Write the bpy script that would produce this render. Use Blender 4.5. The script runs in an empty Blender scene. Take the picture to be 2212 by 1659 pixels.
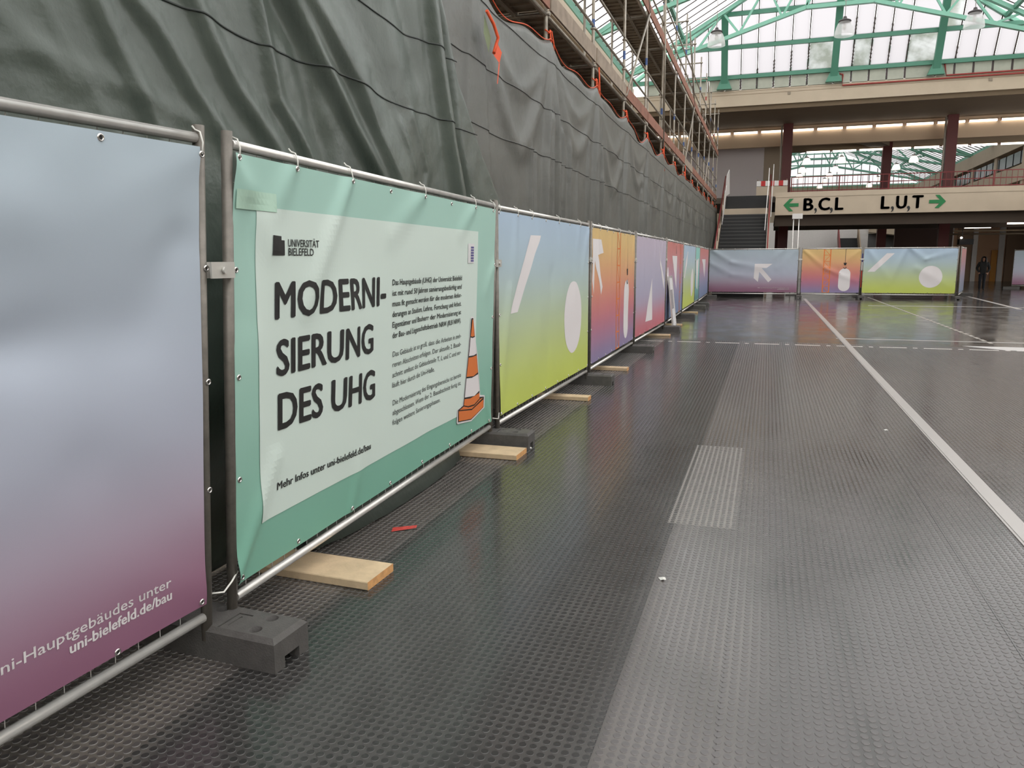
import bpy, bmesh, math, random
import numpy as np
from mathutils import Vector, Matrix, noise

random.seed(7)
sc = bpy.context.scene
C = sc.collection

# ------------------------------------------------------------------ camera
def camera():
    pit, yaw, roll = math.radians(9.12), math.radians(18.26), math.radians(-.23)
    cy, sy = math.cos(yaw), math.sin(yaw)
    fw = Vector((-sy*math.cos(pit), cy*math.cos(pit), -math.sin(pit)))
    rt = Vector((cy, sy, 0)); up = rt.cross(fw)
    c, s = math.cos(roll), math.sin(roll)
    r2 = c*rt + s*up; u2 = -s*rt + c*up
    M = Matrix((r2, u2, -fw)).transposed().to_4x4()
    M.translation = (0, 0, 1.55)
    cam = bpy.data.cameras.new('camera')
    cam.sensor_fit = 'HORIZONTAL'; cam.sensor_width = 36.0
    cam.lens = 1658*36/2212
    cam.clip_start = .05; cam.clip_end = 500
    o = bpy.data.objects.new('camera', cam); C.objects.link(o)
    o.matrix_world = M
    sc.camera = o
camera()
# ------------------------------------------------------------------ sky and exposure (overcast day outside the glass roof)
w = bpy.data.worlds.new('overcast_sky'); sc.world = w; w.use_nodes = True
w.node_tree.nodes['Background'].inputs[0].default_value = (1.0, .985, .965, 1)
w.node_tree.nodes['Background'].inputs[1].default_value = 1.0
sc.view_settings.view_transform = 'Standard'
sc.view_settings.look = 'None'
sc.view_settings.gamma = 1.0
sc.view_settings.use_curve_mapping = False
sc.view_settings.exposure = 1.55
sc.cycles.max_bounces = 6
sc.cycles.use_adaptive_sampling = True
sc.cycles.adaptive_threshold = .03
sc.cycles.diffuse_bounces = 3
sc.cycles.transparent_max_bounces = 10

# ------------------------------------------------------------------ materials
def lin(c):
    return tuple(((v/255)/12.92 if v/255 <= .04045 else ((v/255+.055)/1.055)**2.4) for v in c)
MATS = {}
def mat(name, rgb, rough=.6, metal=0.0, spec=.5, emit=None, estr=0, noise_amt=0, noise_scale=8, bump=0, bump_scale=60, trans=0):
    if name in MATS: return MATS[name]
    m = bpy.data.materials.new(name); m.use_nodes = True
    nt = m.node_tree; b = nt.nodes['Principled BSDF']
    col = lin(rgb) + (1,)
    b.inputs['Base Color'].default_value = col
    b.inputs['Roughness'].default_value = rough
    b.inputs['Metallic'].default_value = metal
    b.inputs['Specular IOR Level'].default_value = spec
    if emit:
        b.inputs['Emission Color'].default_value = lin(emit) + (1,)
        b.inputs['Emission Strength'].default_value = estr
    if noise_amt or bump:
        tc = nt.nodes.new('ShaderNodeTexCoord')
    if noise_amt:
        n = nt.nodes.new('ShaderNodeTexNoise'); n.inputs['Scale'].default_value = noise_scale
        n.inputs['Detail'].default_value = 6; n.inputs['Roughness'].default_value = .6
        nt.links.new(tc.outputs['Object'], n.inputs['Vector'])
        r = nt.nodes.new('ShaderNodeMapRange'); r.inputs['From Min'].default_value = .3; r.inputs['From Max'].default_value = .7
        r.inputs['To Min'].default_value = 1-noise_amt; r.inputs['To Max'].default_value = 1+noise_amt
        nt.links.new(n.outputs['Fac'], r.inputs['Value'])
        mx = nt.nodes.new('ShaderNodeMix'); mx.data_type = 'RGBA'; mx.blend_type = 'MULTIPLY'; mx.inputs['Factor'].default_value = 1
        mx.inputs['A'].default_value = col
        nt.links.new(r.outputs['Result'], mx.inputs['B'])
        nt.links.new(mx.outputs['Result'], b.inputs['Base Color'])
    if bump:
        n2 = nt.nodes.new('ShaderNodeTexNoise'); n2.inputs['Scale'].default_value = bump_scale
        n2.inputs['Detail'].default_value = 4
        nt.links.new(tc.outputs['Object'], n2.inputs['Vector'])
        bp = nt.nodes.new('ShaderNodeBump'); bp.inputs['Strength'].default_value = bump; bp.inputs['Distance'].default_value = .01
        nt.links.new(n2.outputs['Fac'], bp.inputs['Height'])
        nt.links.new(bp.outputs['Normal'], b.inputs['Normal'])
    MATS[name] = m
    return m

def pane_mat(name, tint, transp, rough_noise=0):
    m = bpy.data.materials.new(name); m.use_nodes = True
    nt = m.node_tree; nt.nodes.clear()
    out = nt.nodes.new('ShaderNodeOutputMaterial')
    t = nt.nodes.new('ShaderNodeBsdfTransparent'); t.inputs[0].default_value = lin(tint)+(1,)
    d = nt.nodes.new('ShaderNodeBsdfTranslucent'); d.inputs[0].default_value = lin(tint)+(1,)
    mx = nt.nodes.new('ShaderNodeMixShader'); mx.inputs[0].default_value = 1-transp
    nt.links.new(t.outputs[0], mx.inputs[1]); nt.links.new(d.outputs[0], mx.inputs[2])
    if rough_noise:
        tc = nt.nodes.new('ShaderNodeTexCoord'); n = nt.nodes.new('ShaderNodeTexNoise'); n.inputs['Scale'].default_value = 1.1
        n.inputs['Detail'].default_value = 5
        nt.links.new(tc.outputs['Object'], n.inputs['Vector'])
        r = nt.nodes.new('ShaderNodeValToRGB')
        r.color_ramp.elements[0].position = .42; r.color_ramp.elements[0].color = lin((126, 132, 124))+(1,)
        r.color_ramp.elements[1].position = .62; r.color_ramp.elements[1].color = lin((176, 180, 180))+(1,)
        nt.links.new(n.outputs['Fac'], r.inputs[0])
        nt.links.new(r.outputs[0], t.inputs[0]); nt.links.new(r.outputs[0], d.inputs[0])
    nt.links.new(mx.outputs[0], out.inputs[0])
    MATS[name] = m
    return m

galv = mat('galvanised_steel', (226, 223, 218), .27, .5, noise_amt=.08, noise_scale=14)
galv_dull = mat('weathered_post_steel', (128, 122, 114), .45, .4, noise_amt=.18, noise_scale=20)
zinc = mat('zinc_clamp', (206, 203, 196), .4, .4)
eyelet_m = mat('nickel_eyelet', (215, 212, 208), .22, 1.0)
tie_m = mat('white_cable_tie', (232, 230, 222), .45)
rubber = mat('recycled_rubber', (84, 81, 78), .72, noise_amt=.16, noise_scale=22, bump=.25, bump_scale=140)
wood_m = mat('raw_spruce', (205, 180, 146), .75, noise_amt=.16, noise_scale=9, bump=.12, bump_scale=70)
wood_end = mat('spruce_end_grain', (214, 160, 104), .8, noise_amt=.18, noise_scale=30)
tube_m = mat('scaffold_tube', (158, 150, 138), .42, .6, noise_amt=.2, noise_scale=9)
tube_blue = mat('tube_blue_mark', (70, 96, 150), .55)
tube_red = mat('tube_red_mark', (160, 60, 56), .55)
deck_m = mat('scaffold_deck_steel', (138, 126, 110), .6, .0, noise_amt=.2, noise_scale=6)
toe_m = mat('toe_board_timber', (142, 96, 78), .8, noise_amt=.22, noise_scale=5)
toe_grey = mat('toe_board_weathered', (150, 134, 118), .8, noise_amt=.22, noise_scale=5)
orange_m = mat('orange_strap', (238, 92, 48), .6)
green_l = mat('green_truss_paint', (126, 182, 160), .5)
green_d = mat('green_purlin_paint', (84, 140, 118), .5)
bar_m = mat('glazing_bar', (66, 54, 52), .6)
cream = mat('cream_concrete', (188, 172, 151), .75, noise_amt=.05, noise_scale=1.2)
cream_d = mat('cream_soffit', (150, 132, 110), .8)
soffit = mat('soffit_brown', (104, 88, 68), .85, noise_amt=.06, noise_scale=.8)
white_w = mat('white_board', (228, 224, 220), .7, noise_amt=.03)
redcol = mat('oxblood_steel', (92, 34, 30), .5)
redrail = mat('red_rail_paint', (128, 40, 40), .5)
red_pipe = mat('red_pipe', (158, 62, 56), .5)
black_r = mat('black_stair_rubber', (40, 39, 39), .55)
apron_m = mat('grey_apron_panel', (176, 178, 164), .8, noise_amt=.1, noise_scale=2)
lampcap = mat('lamp_cap', (52, 46, 46), .5)
sign_k = mat('sign_black', (26, 25, 26), .5)
sign_g = mat('sign_green', (22, 118, 62), .5)
tube_on = mat('fluorescent_on', (255, 252, 244), .5, emit=(255, 246, 232), estr=1.5)
lamp_on = mat('lamp_bulb_on', (255, 250, 235), .5, emit=(255, 244, 222), estr=3.0)
print_w = mat('print_white', (232, 226, 226), .55)
print_k = mat('print_black', (40, 39, 38), .6)
print_or = mat('print_orange', (222, 120, 58), .55)
print_cr = mat('print_crane_orange', (228, 126, 62), .55)
line_w = mat('white_floor_tape', (176, 171, 168), .4)
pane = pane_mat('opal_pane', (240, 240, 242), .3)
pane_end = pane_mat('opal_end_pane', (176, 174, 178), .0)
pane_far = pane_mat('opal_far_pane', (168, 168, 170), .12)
clear = pane_mat('added_window_glass', (236, 238, 240), .9)  # glass for the unseen window bands added to let in side daylight
pane_dirty = pane_mat('stained_pane', (190, 196, 190), .12, 1)
lampglass = pane_mat('lamp_glass', (252, 252, 252), .55)

# ------------------------------------------------------------------ helpers
def tag(o, label=None, cat=None, group=None, kind=None):
    if label: o['label'] = label
    if cat: o['category'] = cat
    if group: o['group'] = group
    if kind: o['kind'] = kind
    return o
def wloc(o):
    v = Vector((0, 0, 0))
    while o: v += o.location; o = o.parent
    return v
class MB:
    def __init__(s): s.v = []; s.f = []; s.sm = []; s.mi = []
    def add(s, vs, fs, smooth=False, mi=0):
        n = len(s.v); s.v += [tuple(v) for v in vs]
        for f in fs: s.f.append(tuple(i+n for i in f)); s.sm.append(smooth); s.mi.append(mi)
        return s
    def box(s, a, b, mi=0):
        (x0, y0, z0), (x1, y1, z1) = a, b
        vs = [(x0,y0,z0),(x1,y0,z0),(x1,y1,z0),(x0,y1,z0),(x0,y0,z1),(x1,y0,z1),(x1,y1,z1),(x0,y1,z1)]
        return s.add(vs, [(3,2,1,0),(4,5,6,7),(0,1,5,4),(1,2,6,5),(2,3,7,6),(3,0,4,7)], False, mi)
    def hexa(s, b, t, mi=0):     # 4 bottom points, 4 top points
        return s.add(list(b)+list(t), [(3,2,1,0),(4,5,6,7),(0,1,5,4),(1,2,6,5),(2,3,7,6),(3,0,4,7)], False, mi)
    def bar(s, p, q, wd, ht, up=(0,0,1), mi=0):   # rectangular bar
        p, q = Vector(p), Vector(q); d = (q-p).normalized(); up = Vector(up)
        sd = d.cross(up)
        if sd.length < 1e-4: sd = d.cross(Vector((1,0,0)))
        sd.normalize(); u = sd.cross(d).normalized()
        a, b = sd*wd/2, u*ht/2
        B = [p-a-b, p+a-b, p+a+b, p-a+b]; T = [q-a-b, q+a-b, q+a+b, q-a+b]
        return s.add(B+T, [(0,1,2,3),(7,6,5,4),(0,4,5,1),(1,5,6,2),(2,6,7,3),(3,7,4,0)], False, mi)
    def tube(s, pts, r, n=10, cap=True, mi=0, r2=None):
        pts = [Vector(p) for p in pts]; rings = []; base = len(s.v)
        ref = None
        for i, p in enumerate(pts):
            d = (pts[min(i+1, len(pts)-1)]-pts[max(i-1, 0)]).normalized()
            if ref is None:
                ref = d.cross(Vector((0,0,1)))
                if ref.length < .05: ref = d.cross(Vector((1,0,0)))
            ref = (ref - d*ref.dot(d)).normalized(); b = d.cross(ref)
            rr = r if r2 is None else r+(r2-r)*i/(len(pts)-1)
            for k in range(n):
                a = 2*math.pi*k/n
                s.v.append(tuple(p + ref*rr*math.cos(a) + b*rr*math.sin(a)))
        for i in range(len(pts)-1):
            for k in range(n):
                a0 = base+i*n+k; a1 = base+i*n+(k+1) % n
                s.f.append((a0, a1, a1+n, a0+n)); s.sm.append(True); s.mi.append(mi)
        if cap:
            s.f.append(tuple(base+k for k in range(n))[::-1]); s.sm.append(False); s.mi.append(mi)
            m = base+(len(pts)-1)*n
            s.f.append(tuple(m+k for k in range(n))); s.sm.append(False); s.mi.append(mi)
        return s
    def lathe(s, prof, n=20, origin=(0,0,0), mi=0):
        o = Vector(origin); base = len(s.v)
        for (r, z) in prof:
            for k in range(n):
                a = 2*math.pi*k/n; s.v.append((o.x+r*math.cos(a), o.y+r*math.sin(a), o.z+z))
        for i in range(len(prof)-1):
            for k in range(n):
                a0 = base+i*n+k; a1 = base+i*n+(k+1) % n
                s.f.append((a0, a1, a1+n, a0+n)); s.sm.append(True); s.mi.append(mi)
        return s
    def build(s, name, mats, parent=None, origin=None):
        o0 = wloc(parent) if parent else (Vector(origin) if origin else Vector((0,0,0)))
        me = bpy.data.meshes.new(name)
        me.from_pydata([(v[0]-o0.x, v[1]-o0.y, v[2]-o0.z) for v in s.v], [], s.f)
        if not isinstance(mats, (list, tuple)): mats = [mats]
        for m in mats: me.materials.append(m)
        me.polygons.foreach_set('use_smooth', s.sm); me.polygons.foreach_set('material_index', s.mi)
        me.update()
        o = bpy.data.objects.new(name, me); C.objects.link(o)
        if parent: o.parent = parent
        elif origin: o.location = o0
        return o
def empty(name, loc, label=None, cat=None, group=None, kind=None):
    o = bpy.data.objects.new(name, None); o.location = loc; o.empty_display_size = .1; C.objects.link(o)
    return tag(o, label, cat, group, kind)
def copy_tree(o, parent=None):
    c = o.copy(); C.objects.link(c); c.parent = parent
    for ch in list(o.children): copy_tree(ch, c)
    return c
def struct(name, mb, m, parent=None):
    o = mb.build(name, m, parent)
    if not parent: o['kind'] = 'structure'
    return o
ORD = ['first', 'second', 'third', 'fourth', 'fifth', 'sixth', 'seventh', 'eighth', 'ninth', 'tenth', 'eleventh', 'twelfth', 'thirteenth', 'fourteenth', 'fifteenth', 'sixteenth', 'seventeenth', 'eighteenth']

# ================================================================== FLOOR
PITCH = .0352
def floor():
    m = bpy.data.materials.new('studded_rubber_floor'); m.use_nodes = True
    nt = m.node_tree; b = nt.nodes['Principled BSDF']; N = nt.nodes.new; L = nt.links.new
    tc = N('ShaderNodeTexCoord'); sep = N('ShaderNodeSeparateXYZ'); L(tc.outputs['Object'], sep.inputs[0])
    n1 = N('ShaderNodeTexNoise'); n1.inputs['Scale'].default_value = 1.3; n1.inputs['Detail'].default_value = 6
    mp = N('ShaderNodeMapping'); mp.inputs['Scale'].default_value = (1, .55, 1); L(tc.outputs['Object'], mp.inputs[0]); L(mp.outputs[0], n1.inputs['Vector'])
    # wear follows the sheets laid along the hall: dusty by the fence, dark runner, paler walkway
    wob = N('ShaderNodeMath'); wob.operation = 'MULTIPLY_ADD'; wob.inputs[1].default_value = .16; L(n1.outputs['Fac'], wob.inputs[0]); L(sep.outputs['X'], wob.inputs[2])
    ramp = N('ShaderNodeValToRGB'); mr = N('ShaderNodeMapRange'); mr.inputs['From Min'].default_value = -2.6; mr.inputs['From Max'].default_value = 1.4
    L(wob.outputs[0], mr.inputs['Value']); L(mr.outputs[0], ramp.inputs[0])
    e = ramp.color_ramp.elements
    dusty, dark, mid, pale = [lin(c)+(1,) for c in ((98, 92, 86), (70, 68, 66), (94, 89, 85), (80, 76, 75))]
    e[0].position = 0; e[0].color = dusty; e[1].position = .185; e[1].color = dusty
    for p, c in ((.225, dark), (.548, dark), (.560, mid), (.66, mid), (.70, pale), (1, pale)):
        x = e.new(p); x.color = c
    n2 = N('ShaderNodeTexNoise'); n2.inputs['Scale'].default_value = 2.1; n2.inputs['Detail'].default_value = 4; n2.inputs['Roughness'].default_value = .5
    L(mp.outputs[0], n2.inputs['Vector'])
    r2 = N('ShaderNodeMapRange'); r2.inputs['From Min'].default_value = .3; r2.inputs['From Max'].default_value = .7; r2.inputs['To Min'].default_value = .6; r2.inputs['To Max'].default_value = 1.16
    L(n2.outputs['Fac'], r2.inputs['Value'])
    mx = N('ShaderNodeMix'); mx.data_type = 'RGBA'; mx.blend_type = 'MULTIPLY'; mx.inputs['Factor'].default_value = 1
    L(ramp.outputs[0], mx.inputs['A']); L(r2.outputs[0], mx.inputs['B']); L(mx.outputs['Result'], b.inputs['Base Color'])
    r3 = N('ShaderNodeMapRange'); r3.inputs['From Min'].default_value = .3; r3.inputs['From Max'].default_value = .7; r3.inputs['To Min'].default_value = .10; r3.inputs['To Max'].default_value = .22
    L(n2.outputs['Fac'], r3.inputs['Value']); L(r3.outputs[0], b.inputs['Roughness'])
    b.inputs['Specular IOR Level'].default_value = .5
    MATS['floor'] = m
    f = MB(); f.box((-9, -14, -.2), (24, 110, 0)); fl = struct('floor', f, m)
    # paler replacement tile and sheet seams
    t = MB(); t.box((-.50, 4.47, 0), (-.11, 6.52, .0008)); t.build('floor_tile', mat('paler_floor_tile', (120, 115, 110), .34, noise_amt=.12, noise_scale=6), fl)
    for (x, y0, y1) in ((-.462, 1.2, 4.45), (-.088, 1.2, 16), (1.02, 1.2, 16)):
        s = MB(); s.box((x-.0016, y0, 0), (x+.0016, y1, .0006)); s.build('sheet_joint', mat('dark_joint', (44, 42, 42), .7), fl)
    # studs
    rim = mat('stud_rim', (136, 131, 125), .5)
    prof_n = 12
    vs = []; fs = []
    for r, z in ((.0136, .0001), (.0126, .0022)):
        for k in range(prof_n):
            a = 2*math.pi*k/prof_n; vs.append((r*math.cos(a), r*math.sin(a), z))
    for k in range(prof_n):
        fs.append((k, (k+1) % prof_n, prof_n+(k+1) % prof_n, prof_n+k))
    fs.append(tuple(prof_n+k for k in range(prof_n)))
    mes = []
    for nm, c, rr in (('dark', (47, 46, 45), .2), ('mid', (74, 70, 68), .3), ('pale', (80, 76, 75), .2)):
        me = bpy.data.meshes.new('stud'); me.from_pydata(vs, [], fs)
        tm = mat('stud_top_'+nm, c, rr, noise_amt=.2, noise_scale=3)
        rmm = mat('stud_rim_'+nm, tuple(min(255, v+52) for v in c), .45)  # paler side: dust and light caught on the slope, both put into the colour
        me.materials.append(tm); me.materials.append(rmm)
        me.polygons.foreach_set('material_index', [1]*prof_n+[0]); me.polygons.foreach_set('use_smooth', [False]*(prof_n+1)); me.update()
        mes.append(me)
    cam = sc.camera; Mi = cam.matrix_world.inverted(); Mi = np.array(Mi)
    xs = np.arange(-2.62, 5.4, PITCH)+.0006; ys = np.arange(1.2, 15.4, PITCH)+.017
    X, Y = np.meshgrid(xs, ys); P = np.stack([X.ravel(), Y.ravel(), np.zeros(X.size), np.ones(X.size)], 1)
    cc = P@Mi.T; depth = -cc[:, 2]
    px = 1106+1658*cc[:, 0]/depth; py = 829.5-1658*cc[:, 1]/depth
    ok = (depth > .3) & (px > -160) & (px < 2372) & (py < 1760)
    P = P[ok]; depth = depth[ok]; px = px[ok]; py = py[ok]
    tile = (P[:, 0] > -.51) & (P[:, 0] < -.1) & (P[:, 1] > 4.46) & (P[:, 1] < 6.53)
    blocks = np.zeros(len(P), bool)
    P, depth, px, py = [a[~blocks] for a in (P, depth, px, py)]
    inn = (px > 0) & (px < 2212) & (py < 1659)
    # which sheet a stud belongs to
    which = np.where(P[:, 0] < -1.86, 1, np.where(P[:, 0] < -.462, 0, 2))
    order = np.argsort(np.where(inn, depth, 1e9))
    single = order[:300]
    for i in single:
        o = bpy.data.objects.new('stud', mes[which[i]]); C.objects.link(o); o.parent = fl; o.location = (P[i, 0], P[i, 1], 0)
    rest = np.ones(len(P), bool); rest[single] = False
    for k, nm in enumerate(('dark_runner_studs', 'dusty_edge_studs', 'walkway_studs')):
        sel = P[rest & (which == k)][:, :3]
        src = bpy.data.objects.new('stud', mes[k]); C.objects.link(src); src.parent = fl
        j = np.where(rest & (which == k))[0][0]; src.location = tuple(P[j, :3])
        sel = sel[1:]
        me = bpy.data.meshes.new(nm); me.from_pydata([tuple(p) for p in sel], [], [])
        o = bpy.data.objects.new(nm, me); C.objects.link(o); o.parent = fl; o['kind'] = 'stuff'
        ng = bpy.data.node_groups.new('scatter_studs', 'GeometryNodeTree')
        ng.interface.new_socket('Geometry', in_out='INPUT', socket_type='NodeSocketGeometry')
        ng.interface.new_socket('Geometry', in_out='OUTPUT', socket_type='NodeSocketGeometry')
        gi = ng.nodes.new('NodeGroupInput'); go = ng.nodes.new('NodeGroupOutput')
        oi = ng.nodes.new('GeometryNodeObjectInfo'); oi.inputs['Object'].default_value = src
        ip = ng.nodes.new('GeometryNodeInstanceOnPoints')
        ng.links.new(gi.outputs[0], ip.inputs['Points']); ng.links.new(oi.outputs['Geometry'], ip.inputs['Instance']); ng.links.new(ip.outputs[0], go.inputs[0])
        md = o.modifiers.new('studs', 'NODES'); md.node_group = ng
    return fl
FLOOR = floor()

# ================================================================== FLOOR MARKINGS
def markings():
    g = MB(); g.box((1.395, -12, 0), (1.41, 33.0, .008)); g.box((1.41, -12, 0), (1.495, 33.0, .012)); g.box((1.495, -12, 0), (1.51, 33.0, .007))
    o = g.build('floor_joint_cover', mat('white_joint_cover', (172, 167, 164), .3, .1)); tag(o, 'long pale metal joint cover strip running down the floor', 'floor strip')
    g = MB(); g.box((1.36, 16.42, 0), (6.2, 16.50, .003)); o = g.build('floor_tape', line_w, None, (1.36, 16.42, 0)); tag(o, 'solid white tape line starting at the long floor strip', 'floor tape')
    t = empty('dashed_floor_tape', (-2.3, 15.0, 0), 'broken white dashed tape line crossing the whole floor', 'floor tape')
    x = -2.3; k = 0
    while x < 4.2:
        wd = .44 if k % 2 == 0 else .07
        d = MB(); d.box((x, 14.97, 0), (x+wd, 15.03, .003)); d.build('tape_dash', mat('worn_white_tape', (214, 208, 202), .5, noise_amt=.25, noise_scale=14), t)
        x += wd+.1; k += 1
    t = empty('studded_guide_line', (4.0, 16, 0), 'dotted pale guide line running diagonally across the right floor', 'floor line')
    y = 16.2
    while y < 35:
        d = MB(); d.box((3.965, y, 0), (4.035, y+.30, .004)); d.build('guide_dash', mat('guide_dash', (158, 151, 142), .5), t); y += .46
    g = MB(); g.hexa([(3.4, 15.62, 0), (3.95, 15.05, 0), (5.6, 15.05, 0), (5.6, 15.62, 0)], [(3.4, 15.62, .003), (3.95, 15.05, .003), (5.6, 15.05, .003), (5.6, 15.62, .003)])
    o = g.build('tactile_plate', mat('tactile_white', (196, 192, 190), .4), None, (4.5, 15.3, 0)); tag(o, 'white tactile guide plate with slanted tip at the right edge', 'floor plate')
    for y, x0, x1, lb in ((28.6, 3.3, 14, 'far pale floor line in front of the yellow green banner'), (31.0, 9.5, 16, 'short pale floor line below the corridor entrance')):
        g = MB(); g.box((x0, y-.09, 0), (x1, y+.09, .003)); o = g.build('floor_line', line_w, None, (x0, y, 0)); tag(o, lb, 'floor line')
    g = MB(); g.bar((8.0, 36.6, .0016), (7.5, 27.6, .0016), .14, .003); o = g.build('floor_line', line_w, None, (7.8, 32, 0)); tag(o, 'oblique pale floor line right of the banner row', 'floor line')
markings()

# ================================================================== ROOF of the near hall
EX0, EX1, RX, EZ, SL = -7.0, 12.0, 2.5, 10.5, .555
def zr(x): return EZ+SL*(min(x, 2*RX-x)-EX0)
YE = 41.0
def ye(z): return YE-.6*(z-10.35)
def truss(y, parent, name='truss'):
    t = empty(name, (0, y, 0)) if False else None
    g = MB(); D = .22
    L = lambda x: (x, y, zr(x)-.16)
    ap = zr(RX)-.16
    g.bar((EX0, y, EZ-.16), (RX, y, ap), .16, .26, (0, 1, 0)); g.bar((RX, y, ap), (EX1, y, EZ-.16), .16, .26, (0, 1, 0))
    bc = [(EX0, 10.35), (1.1, 12.72), (3.9, 12.72), (EX1, 10.35)]
    for a, b in zip(bc, bc[1:]): g.bar((a[0], y, a[1]), (b[0], y, b[1]), .16, .2, (0, 1, 0))
    zb = lambda x: 10.35+(min(x, 2*RX-x)-EX0)*(12.72-10.35)/8.1 if abs(x-RX) > 1.4 else 12.72
    tops = [-4.6, -2.5, -.6, 1.5]; bots = [-3.6, -1.75, .1, 1.1]
    for sgn in (0, 1):
        mx = lambda x: x if not sgn else 2*RX-x
        seq = [v for p in zip(tops, bots) for v in p]
        for i in range(len(seq)-1):
            a, b = seq[i], seq[i+1]
            za = (zr(a)-.16) if i % 2 == 0 else zb(a); z2 = zb(b) if i % 2 == 0 else (zr(b)-.16)
            g.bar((mx(a), y, za), (mx(b), y, z2), .09, .1, (0, 1, 0))
        g.bar((mx(1.1), y, 12.72), (RX, y, ap), .09, .1, (0, 1, 0))
    return g.build(name, green_l, parent)
def panes_quad(parent, m, pts, name='pane', th=.02):
    # thin solid pane from a planar polygon
    v = [Vector(p) for p in pts]
    if len(v) < 3: return
    n = (v[1]-v[0]).cross(v[-1]-v[0]).normalized()
    g = MB(); k = len(v)
    g.add([p for p in v], [tuple(range(k))])
    return g.build(name, m, parent)
def clip_poly(P, f):
    out = []
    for i in range(len(P)):
        a, b = P[i], P[(i+1) % len(P)]; fa, fb = f(a), f(b)
        if fa >= 0: out.append(a)
        if (fa >= 0) != (fb >= 0):
            t = fa/(fa-fb); out.append(tuple(a[j]+(b[j]-a[j])*t for j in range(3)))
    return out
def roof():
    root = empty('ceiling', (0, 0, 0), kind='structure')
    for k in range(8): truss(39-7.2*k, root)
    # purlins along the hall and eaves
    for x in (-7.0, -4.3, -1.6, 1.1, 3.9, 6.6, 9.3, 12.0):
        g = MB(); y1 = ye(zr(x)); g.bar((x, -14, zr(x)-.08), (x, y1, zr(x)-.08), .14, .2 if x not in (-7.0, 12.0) else .34); g.build('purlin', green_d, root)
    # hips
    for x0, sg in ((EX0, 1), (EX1, -1)):
        zt = zr(RX); g = MB(); g.bar((x0, YE, 10.42), (RX, ye(zt), zt-.06), .14, .2); g.build('hip_rafter', green_l, root)
    # slope glazing: individual panes where the photo shows them, one field elsewhere
    cols = [(-6.93, -4.37), (-4.23, -1.67), (-1.53, 1.03), (1.17, 2.45)]
    hipf = lambda p: ye(p[2])-.05-p[1]
    yb = list(np.arange(-14, 41.01, .8))
    rest = MB(); bars = MB()
    for sgn in (0, 1):
        for ci, (a, b) in enumerate(cols):
            for y0 in yb:
                A, B = (a, b) if not sgn else (2*RX-a, 2*RX-b)
                P = [(A, y0+.03, zr(A)), (B, y0+.03, zr(B)), (B, y0+.77, zr(B)), (A, y0+.77, zr(A))]
                P = clip_poly(P, hipf)
                if len(P) < 3: continue
                if not sgn and 20 < y0 and ci < 3: panes_quad(root, pane, P)
                else: rest.add(P, [tuple(range(len(P)))])
    o = rest.build('distant_panes', pane, root); o['kind'] = 'stuff'
    for sgn in (0, 1):
        for y0 in yb:
            A = EX0 if not sgn else EX1
            # bar from eave up to ridge or hip
            xt = RX
            zt = zr(RX)
            if ye(zt) < y0:   # meets hip
                zz = 10.35+(YE-y0)/.6; xx = EX0+(zz-EZ)/SL; xt = xx if not sgn else 2*RX-xx; zt = zz
                if (xt-EX0 if not sgn else EX1-xt) < .1: continue
            if not sgn and y0 > 20:
                g = MB(); g.bar((A, y0, zr(A)+.01), (xt, y0, zt+.01), .06, .07); g.build('glazing_bar', bar_m, root)
            else: bars.bar((A, y0, zr(A)+.01), (xt, y0, zt+.01), .06, .07)
    o = bars.build('distant_glazing_bars', bar_m, root); o['kind'] = 'stuff'
    # hipped end glazing
    rows = [(10.46, 11.5), (11.66, 12.78), (12.94, 14.1), (14.25, 15.7)]
    rafters = [-2.43, 2.55, 6.85, 11.2]
    xb = sorted([r+.76*i for r, n in ((-2.43, 6), (2.55, 5), (6.85, 5)) for i in range(1, n)] + rafters + [-3.2, -3.96, -4.72, -5.5, -6.26])
    lf = lambda p: p[0]-(EX0+(p[2]-EZ)/SL)-.12
    rf = lambda p: (EX1-(p[2]-EZ)/SL)-.12-p[0]
    dirty = {(2.55-.76*2+.32, 0), (3.31, 0), (2.55-.76, 1), (6.85, 1), (6.85-.76+.06, 0)}
    for ri, (z0, z1) in enumerate(rows):
        for a, b in zip(xb, xb[1:]):
            P = [(a+.04, ye(z0), z0), (b-.04, ye(z0), z0), (b-.04, ye(z1), z1), (a+.04, ye(z1), z1)]
            P = clip_poly(clip_poly(P, lf), rf)
            if len(P) < 3: continue
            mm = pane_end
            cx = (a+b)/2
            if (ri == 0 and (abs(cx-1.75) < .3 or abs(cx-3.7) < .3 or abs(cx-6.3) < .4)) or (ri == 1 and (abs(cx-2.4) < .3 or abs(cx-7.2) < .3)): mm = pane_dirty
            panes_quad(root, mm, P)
    for x in xb:
        zt = zr(x)-.1
        if x in rafters:
            zt = min(zr(x), 15.6)-.05
            g = MB(); g.bar((x, YE-.1, 10.0), (x, ye(zt)-.08, zt), .3, .22, (0, 1, .3)); g.build('end_rafter', green_d, root)
            g = MB(); y = YE-.14
            g.hexa([(x-.36, y-.12, 9.82), (x+.36, y-.12, 9.82), (x+.36, y+.16, 9.82), (x-.36, y+.16, 9.82)], [(x-.16, y-.12, 10.3), (x+.16, y-.12, 10.3), (x+.16, y+.12, 10.3), (x-.16, y+.12, 10.3)])
            g.build('rafter_shoe', green_d, root)
        else:
            g = MB(); g.bar((x, YE, 10.4), (x, ye(zt), zt), .05, .07, (0, 1, .3)); g.build('glazing_bar', bar_m, root)
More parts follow.
